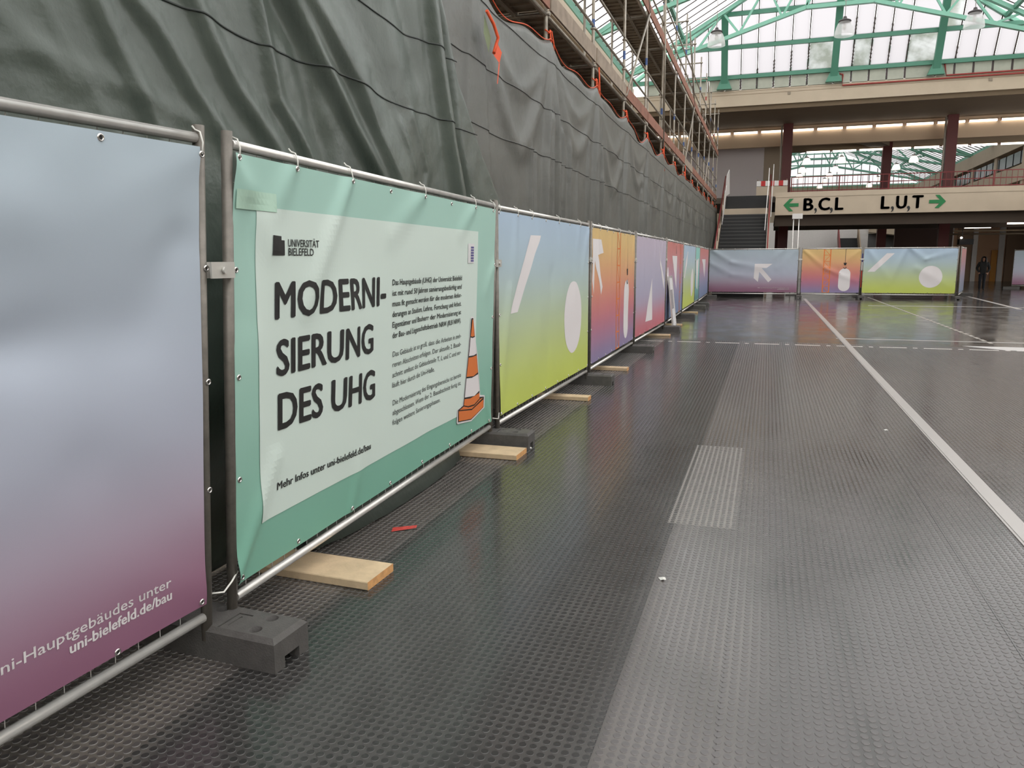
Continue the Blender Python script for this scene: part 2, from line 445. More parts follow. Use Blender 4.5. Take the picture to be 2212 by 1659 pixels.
    for z in (10.37, 11.58, 12.86, 14.17):
        xl = EX0+(z-EZ)/SL; xr = EX1-(z-EZ)/SL
        g = MB(); g.bar((max(xl, EX0), ye(z)-.08, z), (min(xr, EX1), ye(z)-.08, z), .16, .18); g.build('end_purlin', green_d, root)
        g = MB(); g.bar((max(xl, EX0), ye(z)-.02, z+.13), (min(xr, EX1), ye(z)-.02, z+.13), .05, .03); g.build('sill_strip', mat('grey_sill', (120, 122, 112), .6), root)
    # apron below the end glazing
    for a, b in zip(xb, xb[1:]):
        g = MB(); g.box((a+.045, YE-.02, 9.76), (b-.045, YE+.03, 10.28)); g.build('apron_panel', apron_m, root)
        g = MB(); g.box((b-.035, YE-.03, 9.80), (b+.035, YE+.02, 10.28)); g.build('apron_bar', bar_m, root)
    return root
ROOF = roof()

# ================================================================== HALL SHELL
def shell():
    g = MB(); g.box((-7.3, -14, 0), (-7, 52, 9.3)); g.box((-7.35, -14, 9.3), (-6.9, 41, 10.15)); struct('wall_left', g, cream)
    g = MB(); g.box((13.5, -14, 0), (13.8, 40, 3.7)); g.box((12.2, -14, 3.7), (13.8, 40, 4.85)); g.box((11.9, -14, 9.2), (13.8, 40, 10.2)); wr = struct('wall_right', g, cream)
    for k in range(16):
        y = -14+3.4*k; g = MB(); g.box((13.55, y-.1, 4.85), (13.75, y+.1, 9.2)); g.build('added_mullion', green_d, wr)
        if k < 15: g = MB(); g.add([(13.65, y+.1, 4.85), (13.65, y+3.3, 4.85), (13.65, y+3.3, 9.2), (13.65, y+.1, 9.2)], [(0, 1, 2, 3)]); g.build('window_pane', clear, wr)  # unseen window band, added so daylight from this side brightens the banners
    g = MB(); g.box((-7.3, -14.3, 0), (13.8, -14, 4.8)); wb = struct('wall_back', g, cream)
    for k in range(8):
        x = -7.3+3.0*k; g = MB(); g.box((x-.1, -14.2, 4.8), (x+.1, -14.0, 10.3)); g.build('added_mullion', green_d, wb)
        if k < 7: g = MB(); g.add([(x+.1, -14.1, 4.8), (x+2.9, -14.1, 4.8), (x+2.9, -14.1, 10.3), (x+.1, -14.1, 10.3)], [(0, 1, 2, 3)]); g.build('window_pane', clear, wb)  # rear window band likewise added out of view for more daylight
    # end of the hall: upper fascia, soffit, gallery slab
    g = MB(); g.box((-7.3, YE, 9.02), (20, YE+.35, 9.76)); g.box((-7.3, YE-.02, 9.70), (20, YE+.4, 9.78)); f = struct('trim_1', g, cream)
    g = MB(); g.box((-7.3, YE-.012, 9.55), (20, YE, 9.565)); g.build('painted_groove_shadow', cream_d, f)  # raised darker strip; the groove's shade is put into its colour
    for x in (.6, 9.1): 
        g = MB(); g.box((x-.07, YE-.03, 9.42), (x+.07, YE, 9.54)); g.build('junction_box', mat('grey_box', (140, 128, 112), .6), f)
    p = MB(); p.tube([(2.95, YE-.06, 10.15), (2.95, YE-.06, 9.66), (20, YE-.06, 9.66)], .035, 8); p.tube([(2.75, YE-.04, 10.2), (2.95, YE-.06, 10.15)], .03, 8); o = p.build('sprinkler_pipe', red_pipe, f)
    p = MB(); p.tube([(7.2, YE-.07, 10.3), (7.3, YE-.08, 9.78), (20, YE-.08, 9.78)], .035, 8); p.build('sprinkler_pipe', red_pipe, f)
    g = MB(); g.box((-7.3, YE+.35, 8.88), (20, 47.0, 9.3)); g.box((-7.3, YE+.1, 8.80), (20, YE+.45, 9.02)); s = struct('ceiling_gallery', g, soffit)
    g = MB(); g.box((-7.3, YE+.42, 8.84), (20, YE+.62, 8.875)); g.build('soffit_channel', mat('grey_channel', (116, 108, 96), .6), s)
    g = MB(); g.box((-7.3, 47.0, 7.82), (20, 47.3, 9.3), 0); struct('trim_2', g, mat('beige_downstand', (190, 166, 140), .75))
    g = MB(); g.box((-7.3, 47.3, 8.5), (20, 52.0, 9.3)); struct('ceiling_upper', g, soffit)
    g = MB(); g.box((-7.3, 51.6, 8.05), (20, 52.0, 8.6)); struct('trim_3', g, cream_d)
    # bulkheads seen between the columns below the second lamp row
    g = MB(); g.hexa([(3.9, 47.31, 8.0), (5.2, 47.31, 8.0), (6.6, 51.5, 8.1), (5.5, 51.5, 8.1)], [(3.9, 47.31, 8.5), (5.2, 47.31, 8.5), (6.6, 51.5, 8.5), (5.5, 51.5, 8.5)]); g.build('bulkhead', soffit)['kind'] = 'structure'
    # gallery slab with the sign lettering
    g = MB(); g.box((.22, YE, 3.72), (20, YE+.3, 4.82)); g.box((.20, YE-.02, 4.58), (20, YE, 4.82)); bm_ = struct('trim_4', g, cream)
    g = MB(); g.box((.22, YE+.3, 4.5), (20, 52, 4.8)); g.box((-7.3, 43.2, 4.5), (.22, 52, 4.8)); struct('floor_gallery', g, mat('gallery_slab', (96, 86, 76), .8))
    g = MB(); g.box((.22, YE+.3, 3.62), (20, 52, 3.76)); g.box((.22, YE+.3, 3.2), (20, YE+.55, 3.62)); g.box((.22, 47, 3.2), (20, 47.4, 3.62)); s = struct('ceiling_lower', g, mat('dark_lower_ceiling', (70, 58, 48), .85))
    g = MB(); g.box((9, 43.2, 3.3), (20, 43.4, 3.5)); g.build('ceiling_beam', mat('ochre_beam', (168, 132, 82), .7), s)
    # columns
    for i, (x, y) in enumerate(((.73, 46.3), (8.72, 46.3), (6.35, 51.2), (2.0-1.4, 51.2))):
        g = MB(); g.box((x-.25, y-.2, 0), (x+.25, y+.2, 8.9)); struct('column', g, redcol)
    g = MB(); g.box((8.45, 46.05, 4.8), (8.99, 46.1, 4.95)); o = struct('column_base', g, mat('grey_foil', (170, 172, 180), .4))
    for x in (.40, 8.40): 
        g = MB(); g.tube([(x, 46.2, 4.8), (x, 46.2, 8.8)], .05, 8); o = struct('downpipe', g, mat('grey_downpipe', (176, 168, 156), .5))
    return bm_
SIGNBEAM = shell()

# ================================================================== TEXT
_cap = {}
def text_geo(body, offset=0.0, res=3):
    cu = bpy.data.curves.new('txt', 'FONT'); cu.body = body; cu.size = 1; cu.offset = offset; cu.resolution_u = res
    ob = bpy.data.objects.new('txt', cu); C.objects.link(ob)
    dg = bpy.context.evaluated_depsgraph_get(); dg.update()
    me = bpy.data.meshes.new_from_object(ob.evaluated_get(dg))
    V = np.array([v.co[:2] for v in me.vertices]); F = [tuple(p.vertices) for p in me.polygons]
    bpy.data.objects.remove(ob); bpy.data.curves.remove(cu); bpy.data.meshes.remove(me)
    return V, F
_h, _ = text_geo('H'); CAP = _h[:, 1].max()
def text_fit(body, u0, u1, vbase, cap, offset=0.0, res=3):
    V, F = text_geo(body, offset, res)
    a, b = V[:, 0].min(), V[:, 0].max()
    V = V.copy(); V[:, 0] = u0+(V[:, 0]-a)/(b-a)*(u1-u0); V[:, 1] = vbase+V[:, 1]*cap/CAP
    return V, F
def embolden(V, F, d):
    Vs, Fs = [], []
    for dx, dy in ((d, 0), (-d, 0), (0, d*.6), (0, -d*.6), (d*.7, d*.4), (-d*.7, -d*.4)):
        n = sum(len(v) for v in Vs); Vs.append(V+np.array([dx, dy])); Fs += [tuple(i+n for i in f) for f in F]
    return np.concatenate(Vs), Fs
# sign lettering on the gallery beam, each glyph its own part
def sign():
    y = YE-.024
    def glyph(ch, x0, x1, zb, cap):
        V, F = text_fit(ch, x0+.03, x1-.03, zb, cap); V, F = embolden(V, F, .032)
        if ch == ',':
            V, F = text_geo(','); a = V.min(0); b = V.max(0)
            V = np.stack([x0+(V[:, 0]-a[0])/(b[0]-a[0])*(x1-x0), zb-.17+(V[:, 1]-a[1])/(b[1]-a[1])*.27], 1)
        g = MB(); n = len(V)
        g.add([(p[0], y, p[1]) for p in V]+[(p[0], y+.02, p[1]) for p in V], [f for f in F])
        g.build('letter', sign_k, SIGNBEAM)
    zb = 3.93
    for ch, a, b in (('B', 1.52, 1.99), (',', 2.03, 2.15), ('C', 2.20, 2.73), (',', 2.73, 2.87), ('L', 2.95, 3.34),
                     ('L', 4.97, 5.36), (',', 5.42, 5.55), ('U', 5.62, 6.09), (',', 6.1, 6.24), ('T', 6.30, 6.78)):
        glyph(ch, a, b, zb, .56)
    def arrow(x, sgn):
        P = [(0, 0), (.28, .3), (.46, .3), (.26, .08), (.7, .08), (.7, -.08), (.26, -.08), (.46, -.3), (.28, -.3)]
        g = MB(); g.add([(x+sgn*a, y, 4.2+b) for a, b in P], [(0, 1, 2, 3), (0, 3, 6), (3, 4, 5, 6), (0, 6, 7, 8)])
        g.build('arrow', sign_g, SIGNBEAM)
    arrow(.6, 1); arrow(7.72, -1)
sign()
# --- part two
# ================================================================== FAR HALL
def far_hall():
    X0, X1, R, Z, S = -7.0, 16.4, 4.7, 10.5, .45
    zz = lambda x: Z+S*(min(x, 2*R-x)-X0)
    Y0, Y1 = 52.0, 104.0
    root = empty('ceiling_far_hall', (0, 0, 0), kind='structure')
    for k in range(7):
        y = 56+7.2*k; g = MB()
        g.bar((X0, y, Z-.2), (R, y, zz(R)-.2), .2, .42, (0, 1, 0)); g.bar((R, y, zz(R)-.2), (X1, y, Z-.2), .2, .42, (0, 1, 0))
        bc = [(X0, 10.3), (3.0, 12.3), (6.4, 12.3), (X1, 10.3)]
        for a, b in zip(bc, bc[1:]): g.bar((a[0], y, a[1]), (b[0], y, b[1]), .2, .34, (0, 1, 0))
        seq = [-4.6, -3, -1.2, .6, 2.0, 3.0, R, 6.4, 7.4, 8.8, 10.6, 12.4, 14]
        zb = lambda x: 10.3+(min(x, 2*R-x)-X0)*.2 if abs(x-R) > 1.7 else 12.3
        for i in range(len(seq)-1):
            za = zz(seq[i])-.2 if i % 2 == 0 else zb(seq[i]); z2 = zb(seq[i+1]) if i % 2 == 0 else zz(seq[i+1])-.2
            g.bar((seq[i], y, za), (seq[i+1], y, z2), .12, .18, (0, 1, 0))
        g.build('truss', green_l, root)
    for x in (-7, -4.1, -1.2, 1.7, 4.7, 7.6, 10.5, 13.4, 16.4):
        g = MB(); g.bar((x, Y0, zz(x)-.08), (x, Y1, zz(x)-.08), .14, .2 if x not in (-7, 16.4) else .4); g.build('purlin', green_l, root)
    ps = MB(); bs = MB()
    for y in np.arange(Y0, Y1-.5, .9):
        for a, b in ((X0, R), (R, X1)):
            ps.add([(a, y+.12, zz(a)), (b, y+.12, zz(b)), (b, y+.78, zz(b)), (a, y+.78, zz(a))], [(0, 1, 2, 3)])
            bs.bar((a, y, zz(a)), (b, y, zz(b)), .24, .05)
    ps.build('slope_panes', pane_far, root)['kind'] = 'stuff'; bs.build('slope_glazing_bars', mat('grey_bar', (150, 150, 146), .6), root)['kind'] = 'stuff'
    rows = [(10.45, 11.6), (11.75, 12.9), (13.05, 14.2), (14.35, 15.6)]
    for z0, z1 in rows:
        x = X0+.1
        while x < X1:
            P = [(x+.05, Y1, z0), (x+.85, Y1, z0), (x+.85, Y1, z1), (x+.05, Y1, z1)]
            P = clip_poly(P, lambda p: zz(p[0])-.15-p[2])
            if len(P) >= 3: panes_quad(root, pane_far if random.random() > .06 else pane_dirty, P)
            x += .9
    x = X0+.1
    while x < X1:
        if zz(x) > 10.9:
            g = MB(); g.box((x-.045, Y1-.06, 10.4), (x+.045, Y1, zz(x)-.1)); g.build('glazing_bar', mat('far_glazing_bar', (96, 92, 92), .6), root)
        x += .9
    for z in (10.4, 11.68, 12.98, 14.28):
        g = MB(); g.box((X0, Y1-.14, z-.07), (X1, Y1-.02, z+.07)); g.build('end_purlin', green_l, root)
    # walls of the far hall
    g = MB(); g.box((-7.3, Y1+.1, 0), (17.5, Y1+.4, 10.35)); struct('wall_far_end', g, cream)
    g = MB(); g.box((-7.4, 52, 0), (-7.0, Y1, 10.4)); struct('wall_far_left', g, cream)
    g = MB(); g.box((16.2, 52, 9.2), (16.8, Y1, 10.25)); g.box((16.3, 52, 6.9), (16.8, Y1, 8.0)); g.box((16.3, 52, 3.7), (16.8, Y1, 4.9)); g.box((18.6, 52, 0), (18.9, Y1, 10.3)); g.box((16.8, 52, 9.9), (18.9, Y1, 10.25)); s = struct('wall_far_right', g, cream)
    for k in range(6):
        y = 55.5+7.2*k; g = MB(); g.box((16.35, y-.35, 0), (16.9, y+.35, 9.2)); g.build('pillar', cream, s)
    g = MB()
    for k in range(24):
        y = 53+1.8*k; g.box((16.45, y, 8.15), (16.5, y+1.5, 9.0))
    for k in range(24):
        y = 53+1.8*k; w_ = MB(); w_.box((16.42, y, 8.15), (16.5, y+1.5, 9.0)); w_.build('window_pane', mat('dark_window', (74, 78, 80), .25), s)
    # ground floor seen under the gallery
    g = MB(); g.box((-4, 69, 0), (7.6, 69.3, 4.6)); struct('wall_white_hoarding', g, white_w)
    g = MB(); g.hexa([(7.6, 68.5, 3.7), (10.1, 66, 3.3), (10.1, 69.3, 3.3), (7.6, 69.3, 3.7)], [(7.6, 68.5, 4.75), (10.1, 66, 4.75), (10.1, 69.3, 4.75), (7.6, 69.3, 4.75)]); struct('trim_5', g, cream)
    g = MB(); g.box((7.6, 69, 0), (10.2, 69.3, 3.6)); struct('wall_grey_recess', g, mat('grey_recess', (96, 94, 94), .8))
    st = empty('far_stair', (6.1, 66, 0), 'small dark far stair in front of the white hoarding wall', 'staircase')
    for k in range(18):
        g = MB(); g.box((5.35, 63.5+.27*k, 0), (6.7, 63.5+.27*(k+1), .18*(k+1))); g.build('step', black_r, st)
    for x, m in ((5.25, redrail), (6.72, cream_d)):
        g = MB(); g.hexa([(x, 63.4, 0), (x+.08, 63.4, 0), (x+.08, 68.4, 3.2), (x, 68.4, 3.2)], [(x, 63.4, 1.0), (x+.08, 63.4, 1.0), (x+.08, 68.4, 4.3), (x, 68.4, 4.3)]); g.build('stringer', m, st)
    # closed dark bay beside the right column and the corridor beyond
    g = MB(); g.box((7.2, 52, 0), (10.3, 52.3, 3.7)); struct('wall_dark_bay', g, mat('dark_brown_wall', (72, 50, 42), .8))
    s = MB(); s.box((10.3, 62, 0), (18.6, 62.3, 3.8)); wl = struct('wall_corridor', s, mat('tan_wall', (196, 158, 128), .75))
    for x, wd, m in ((12.05, .28, white_w), (12.6, .9, mat('taupe_panel', (146, 122, 100), .75)), (13.55, .3, white_w), (15.15, .35, white_w), (15.6, 1.1, mat('taupe_panel', (146, 122, 100), .75)), (17.0, .3, white_w), (17.4, 1.2, cream)):
        g = MB(); g.box((x, 61.85, 0), (x+wd, 62, 3.75)); g.build('wall_panel', m, wl)
    g = MB(); g.box((14.75, 61.8, 0), (15.1, 61.9, 2.15)); struct('door_1', g, mat('ochre_door', (196, 132, 30), .5))
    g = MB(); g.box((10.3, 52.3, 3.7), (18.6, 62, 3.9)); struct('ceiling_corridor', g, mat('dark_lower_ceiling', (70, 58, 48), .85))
    for x0, x1 in ((9.8, 20.0),):
        for y, z in ((50.5, 2.95), (56.0, 3.3)):
            g = MB(); g.tube([(x0, y, z), (x1, y, z)], .05, 8); struct('ceiling_pipe', g, cream_d)
    # upper back wall left of the columns
    g = MB(); g.box((-7, 49, 4.8), (-.5, 49.2, 8.6)); struct('wall_gallery', g, mat('lilac_white_board', (222, 212, 212), .75))
    g = MB(); g.box((-.5, 49.3, 4.8), (.7, 49.5, 8.6)); struct('wall_gallery_return', g, mat('beige_return', (168, 152, 132), .8))
far_hall()

# ================================================================== LAMPS
def pendant_proto():
    r = empty('pendant_lamp', (0, 0, 0))
    g = MB(); g.lathe([(0, .44), (.05, .43), (.07, .36), (.19, .31), (.21, .28), (.20, .26), (0, .25)], 20); g.build('cap', lampcap, r)
    g = MB(); g.lathe([(.17, .26), (.22, .2), (.27, .08), (.30, -.06), (.315, -.19)], 24); g.build('shade', lampglass, r)
    g = MB(); g.lathe([(0, .2), (.05, .18), (.06, .05), (.0, -.02)], 12); g.build('bulb', mat('bulb_glass', (226, 224, 220), .3), r)
    return r
def lamp_copy(o):
    c = o.copy(); C.objects.link(c)
    for ch in o.children:
        if not ch.name.startswith('cable'):
            q = ch.copy(); C.objects.link(q); q.parent = c
    return c
PL = pendant_proto(); used = False; PARTS = list(PL.children)
for i, (x, y, z, n) in enumerate(((-2.12, 30, 9.33, 'leftmost'), (2.12, 30, 9.3, 'middle'), (6.04, 30, 9.2, 'rightmost'))):
    o = PL if i == 0 else lamp_copy(PL)
    o.location = (x, y, z); g = MB(); g.tube([(x, y, z+.42), (x, y, zr(x)+.02)], .012, 6); g.build('cable', galv, o); tag(o, f'{n} of the three large glass bell pendant lamps under the near glass roof', 'pendant lamp', 'pendant lamps under the near roof')
far = [(1743, 350), (1818, 347), (1733, 368), (1804, 367), (1727, 382), (1792, 380), (1781, 392), (1771, 403), (1916, 376), (1897, 388), (1878, 401), (1936, 362), (1974, 345)]
FP = [(2.35, 61.5, 8.56), (4.68, 61.5, 8.55), (2.35, 69.5, 8.8), (4.85, 69.5, 8.77), (2.4, 77.5, 9.08), (4.97, 77.5, 9.05), (5.05, 85.5, 9.32), (5.04, 93, 9.45), (9.65, 77.0, 9.0), (9.95, 85.4, 9.3), (9.95, 92.5, 9.36), (9.4, 69.8, 8.78), (9.35, 61.4, 8.4)]
LBL = ['in the nearest row left of the middle', 'in the nearest row at the middle', 'in the second row left', 'in the second row at the middle', 'in the third row far left', 'in the third row at the middle', 'in the fourth row above the railing', 'lowest and farthest at the middle', 'in the third row on the right', 'in the fourth row on the right', 'farthest on the right', 'beside the rear red column', 'between the two right red columns']
def far_lamp():
    r = empty('hall_lamp', (0, 0, 0))
    g = MB(); g.lathe([(0, .4), (.06, .38), (.16, .3), (.17, .26), (0, .25)], 14); g.build('cap', mat('far_lamp_cap', (110, 100, 96), .5), r)
    g = MB(); g.lathe([(.15, .27), (.24, .16), (.30, 0), (.31, -.16), (.29, -.16), (.27, 0), (.21, .15), (.13, .25)], 16); g.build('shade', mat('lit_lamp_shade', (250, 244, 232), .5, emit=(255, 246, 230), estr=.35), r)
    return r
FLP = far_lamp()
for i, p in enumerate(FP):
    o = FLP if i == 0 else lamp_copy(FLP); o.location = p
    zt = 10.5+.45*(min(p[0], 9.4-p[0])+7); g = MB(); g.tube([(p[0], p[1], p[2]+.36), (p[0], p[1], zt+.02)], .012, 6); g.build('cable', galv, o)
    tag(o, f'small glowing bell lamp in the far hall, {LBL[i]}', 'pendant lamp', 'bell lamps in the far hall')
# fluorescent tubes
def fluo(x0, x1, y, z, label, on=tube_on):
    r = empty('fluorescent_lamp', ((x0+x1)/2, y, z), label, 'lamp', 'fluorescent tubes under the gallery ceilings')
    g = MB(); g.tube([(x0+.03, y, z), (x1-.03, y, z)], .055, 8); g.build('tube', on, r)
    g = MB(); g.box((x0, y-.05, z+.06), (x1, y+.05, z+.12)); g.build('batten', cream_d, r)
    for x in (x0, x1-.03):
        g = MB(); g.box((x, y-.04, z-.05), (x+.03, y+.04, z+.07)); g.build('end_cap', redrail, r)
x = -6.6; k = 0
while x < 13:
    if not (3.95 < x < 4.4): 
        fluo(x, x+1.34, 46.9, 8.62, f'{ORD[k]} glowing tube from the left in the front row above the columns'); k += 1
    x += 1.47 if not (3.0 < x < 3.2) else 1.9
x = 1.9; k = 0
while x < 14:
    fluo(x, x+1.36, 51.5, 7.98, f'{ORD[k]} glowing tube from the left in the rear row facing the far hall'); k += 1; x += 1.47
for j_, (a_, y_) in enumerate(((10.8, 54.5), (13.6, 54.5), (12.2, 58.5))): fluo(a_, a_+1.6, y_, 3.6, f'{ORD[j_]} unseen tube added to brighten the tan corridor behind the walking person')  # extra tubes out of sight, added to brighten the corridor
fluo(11.5, 14.3, 46.0, 3.35, 'long glowing tube under the lower ceiling at the right edge')

# ================================================================== STAIRCASE to the gallery
def stairs():
    r = empty('staircase', (-1.2, 34.3, 0), 'black rubber staircase with cream sides rising to the gallery', 'staircase')
    for k in range(22):
        g = MB(); y0 = 34.3+.265*k; g.box((-2.22, y0, max(0, .17*k-.25)), (-.12, y0+.30, .17*(k+1))); st = g.build('step', black_r, r); g = MB(); g.box((-2.2, y0-.006, .17*(k+1)-.03), (-.14, y0+.02, .17*(k+1)+.003)); g.build('nosing', mat('worn_nosing', (82, 80, 78), .45), st)
    g = MB(); g.box((-2.22, 40.05, 3.70), (-.12, 41.5, 4.03)); g.build('landing', cream, r)
    for k in range(5):
        g = MB(); y0 = 41.5+.29*k; g.box((-2.22, y0, 4.03), (-.12, y0+.32, 4.03+.16*(k+1))); g.build('step', black_r, r)
    for x in (-2.34, -.10):
        g = MB(); g.hexa([(x, 34.1, 0), (x+.1, 34.1, 0), (x+.1, 42.6, 4.2), (x, 42.6, 4.2)], [(x, 34.1, .55), (x+.1, 34.1, .55), (x+.1, 42.6, 5.0), (x, 42.6, 5.0)]); g.build('stringer', cream, r)
        g = MB(); g.tube([(x+.05, 34.1, 1.15), (x+.05, 42.6, 5.85)], .03, 8)
        g.build('handrail', redrail, r)
        for k in range(8):
            t = k/7; g = MB(); g.tube([(x+.05, 34.1+8.4*t, .5+4.4*t), (x+.05, 34.1+8.4*t, 1.15+4.65*t)], .016, 6); g.build('baluster', redrail, r)
    def sheet(pts, th, lb):
        g = MB(); a = [Vector(p) for p in pts]; n = Vector((th, 0, 0))
        g.hexa(a, [p+n for p in a]); o = g.build('plywood_sheet', white_w, None, pts[0]); tag(o, lb, 'board', 'white sheets on the stair sides')
    sheet([(-2.22, 39.3, 3.2), (-2.22, 40.5, 3.4), (-2.12, 40.5, 5.2), (-2.12, 39.3, 4.8)], .03, 'white sheet hung on the left stair rail, lower one')
    sheet([(-2.2, 40.9, 4.7), (-2.05, 41.9, 4.9), (-2.1, 41.9, 6.1), (-2.15, 40.9, 5.7)], .03, 'white sheet hung on the left stair rail, upper one')
    sheet([(-.22, 38.0, 2.9), (-.22, 39.4, 3.3), (-.15, 40.9, 6.0), (-.15, 39.8, 5.4)], .03, 'white sheet hung on the right stair rail, front one')
    sheet([(.02, 39.9, 3.6), (.02, 41.2, 4.1), (.05, 42.0, 6.3), (.05, 41.2, 5.9)], .03, 'white sheet hung on the right stair rail, rear one')
    b = empty('warning_barrier', (-.1, 43.4, 4.8), 'red and white striped barrier at the top of the stairs', 'barrier')
    for k in range(7):
        g = MB(); g.box((-.75+.22*k, 43.4, 5.36), (-.75+.22*(k+1), 43.43, 5.62)); g.build('stripe', mat('barrier_red', (190, 40, 36), .5) if k % 2 else white_w, b)
    g = MB(); g.box((-.75, 43.41, 4.82), (.8, 43.44, 5.33)); g.build('panel', cream, b)
    for x in (-.7, .75):
        g = MB(); g.tube([(x, 43.46, 4.8), (x, 43.46, 5.7)], .02, 6); g.build('post', cream_d, b)
stairs()
def railing():
    r = empty('gallery_railing', (1, 44.5, 4.8), 'dark red metal railing on the gallery above the sign beam', 'railing')
    x = 1.0
    while x < 19:
        g = MB(); g.box((x-.03, 44.47, 4.8), (x+.03, 44.53, 5.86)); g.build('post', redrail, r); x += 2.35
    for z in (5.86, 5.5, 5.14):
        g = MB(); g.box((1.0, 44.48, z-.022), (19, 44.52, z+.022)); g.build('rail', redrail, r)
    g = MB()
    for i in range(75):
        x = 1.1+.24*i; g.box((x-.009, 44.49, 4.85), (x+.009, 44.51, 5.86))
    g.build('balusters', redrail, r)['kind'] = 'stuff'
railing()

# ================================================================== FENCE
class Panel:
    def __init__(s, c00, c10, c01, c11, L):
        s.c = [Vector(v) for v in (c00, c10, c01, c11)]; s.L = L
        d = (s.c[1]-s.c[0]).normalized(); s.n = d.cross(s.c[2]-s.c[0]).normalized()
        s.d = d
    def at(s, u, v, n=0):
        a, b, c, d = s.c; t = u/s.L; k = v/2
        return a*(1-t)*(1-k)+b*t*(1-k)+c*(1-t)*k+d*t*k + s.n*n
def std(a, b, L=3.5): return Panel((a[0], a[1], 0), (b[0], b[1], 0), (a[0], a[1], 2), (b[0], b[1], 2), L)
PAN = {
 'lilac_near': Panel((-2.2, -1.1, 0), (-2.045, 2.36, 0), (-2.0, -1.1, 1.92), (-1.94, 2.38, 2.0), 3.47),
 'mint': Panel((-2.05, 2.46, 0), (-2.165, 5.98, 0), (-1.93, 2.46, 2), (-2.10, 5.98, 2), 3.52),
 'meadow': std((-2.14, 6.06), (-2.11, 9.42)), 'sunset': std((-2.11, 9.52), (-2.12, 12.94)),
 'dusk': std((-2.12, 13.04), (-2.1, 16.94)), 'ember': std((-2.1, 17.06), (-2.16, 21.04)),
 'meadow_far': std((-2.16, 21.16), (-2.2, 25.2)), 'teal_slim': std((-2.2, 25.3), (-2.2, 26.8)), 'ember_far': std((-2.2, 26.9), (-2.3, 32.3)),
 'lilac_end': std((-2.33, 33.3), (1.22, 33.35)), 'sunset_end': std((1.28, 33.35), (3.54, 33.45), 2.2), 'meadow_end': std((3.56, 33.45), (6.93, 33.5)),
 'ember_side': std((7.0, 33.6), (7.9, 37.1)), 'lilac_side': std((11.98, 46.0), (15.4, 46.2)),
}
DESC = {'lilac_near': 'nearest galvanised fence panel, carrying the lilac banner cut by the left edge', 'mint': 'galvanised fence panel carrying the mint green info banner', 'meadow': 'galvanised fence panel carrying the blue to lime banner right after the mint one',
 'sunset': 'galvanised fence panel carrying the orange banner with crane in the long row', 'dusk': 'galvanised fence panel with the lilac to pink banner, left of the leaning frame', 'ember': 'galvanised fence panel behind the leaning aluminium frame',
 'meadow_far': 'galvanised fence panel with the far blue to lime banner of the long row', 'teal_slim': 'narrow galvanised fence panel with the thin teal banner far down the row', 'ember_far': 'last galvanised fence panel of the long row at the corner',
 'lilac_end': 'galvanised fence panel across the hall in front of the stairs', 'sunset_end': 'short galvanised fence panel across the hall with the crane banner', 'meadow_end': 'galvanised fence panel across the hall with the circle banner',
 'ember_side': 'fence panel turned away at the right end of the banner row', 'lilac_side': 'dark fence panel at the right edge beyond the walking person'}
def fence(key):
    p = PAN[key]; L = p.L
    r = empty('site_fence', p.at(0, 0), DESC[key], 'fence', 'mobile site fence panels')
    near = key in ('lilac_near', 'mint', 'meadow', 'sunset')
    nn = 12 if near else 8
    for u in (.02, L-.04):
        g = MB(); g.tube([p.at(u, .075), p.at(u, 2.03)], .021, nn); g.build('post', galv_dull, r)
    g = MB(); g.tube([p.at(.04, 1.985), p.at(L-.06, 1.985)], .019, nn); g.build('top_rail', galv, r)
    g = MB(); g.tube([p.at(.04, .175), p.at(L-.06, .175)], .019, nn); g.build('bottom_rail', galv, r)
    g = MB(); k = int(L/.1)
    for i in range(1, k):
        u = .04+(L-.1)*i/k; g.tube([p.at(u, .17, -.018), p.at(u, 1.985, -.018)], .002, 4, False)
    for v in (.3, .7, 1.1, 1.5, 1.85):
        g.tube([p.at(.03, v, -.022), p.at(L-.05, v, -.022)], .002, 4, False)
    g.build('wire_mesh', galv, r)
    return r
for k_ in PAN: fence(k_)

def pale(c, k=.16):
    g_ = .3*c[0]+.5*c[1]+.2*c[2]; c = [v+(g_-v)*.14 for v in c]
    return tuple(v+(236-v)*k for v in c)
def grad_mat(name, stops):
    stops = [(p, pale(c)) for p, c in stops]
    m = bpy.data.materials.new(name); m.use_nodes = True; nt = m.node_tree; b = nt.nodes['Principled BSDF']
    uv = nt.nodes.new('ShaderNodeUVMap'); uv.uv_map = 'banner'; s = nt.nodes.new('ShaderNodeSeparateXYZ'); nt.links.new(uv.outputs[0], s.inputs[0])
    r = nt.nodes.new('ShaderNodeValToRGB'); e = r.color_ramp.elements
    r.color_ramp.interpolation = 'B_SPLINE' if len(stops) > 3 else 'EASE'
    e[0].position, e[0].color = stops[0][0], lin(stops[0][1])+(1,); e[1].position, e[1].color = stops[-1][0], lin(stops[-1][1])+(1,)
    for p, c in stops[1:-1]:
        x = e.new(p); x.color = lin(c)+(1,)
    nt.links.new(s.outputs['Y'], r.inputs[0]); nt.links.new(r.outputs[0], b.inputs['Base Color'])
    b.inputs['Roughness'].default_value = .5; b.inputs['Specular IOR Level'].default_value = .35
    tc = nt.nodes.new('ShaderNodeTexCoord'); n = nt.nodes.new('ShaderNodeTexNoise'); n.inputs['Scale'].default_value = 420
    nt.links.new(tc.outputs['Object'], n.inputs['Vector']); bp = nt.nodes.new('ShaderNodeBump'); bp.inputs['Strength'].default_value = .05; bp.inputs['Distance'].default_value = .003
    nt.links.new(n.outputs['Fac'], bp.inputs['Height']); nt.links.new(bp.outputs[0], b.inputs['Normal'])
    return m
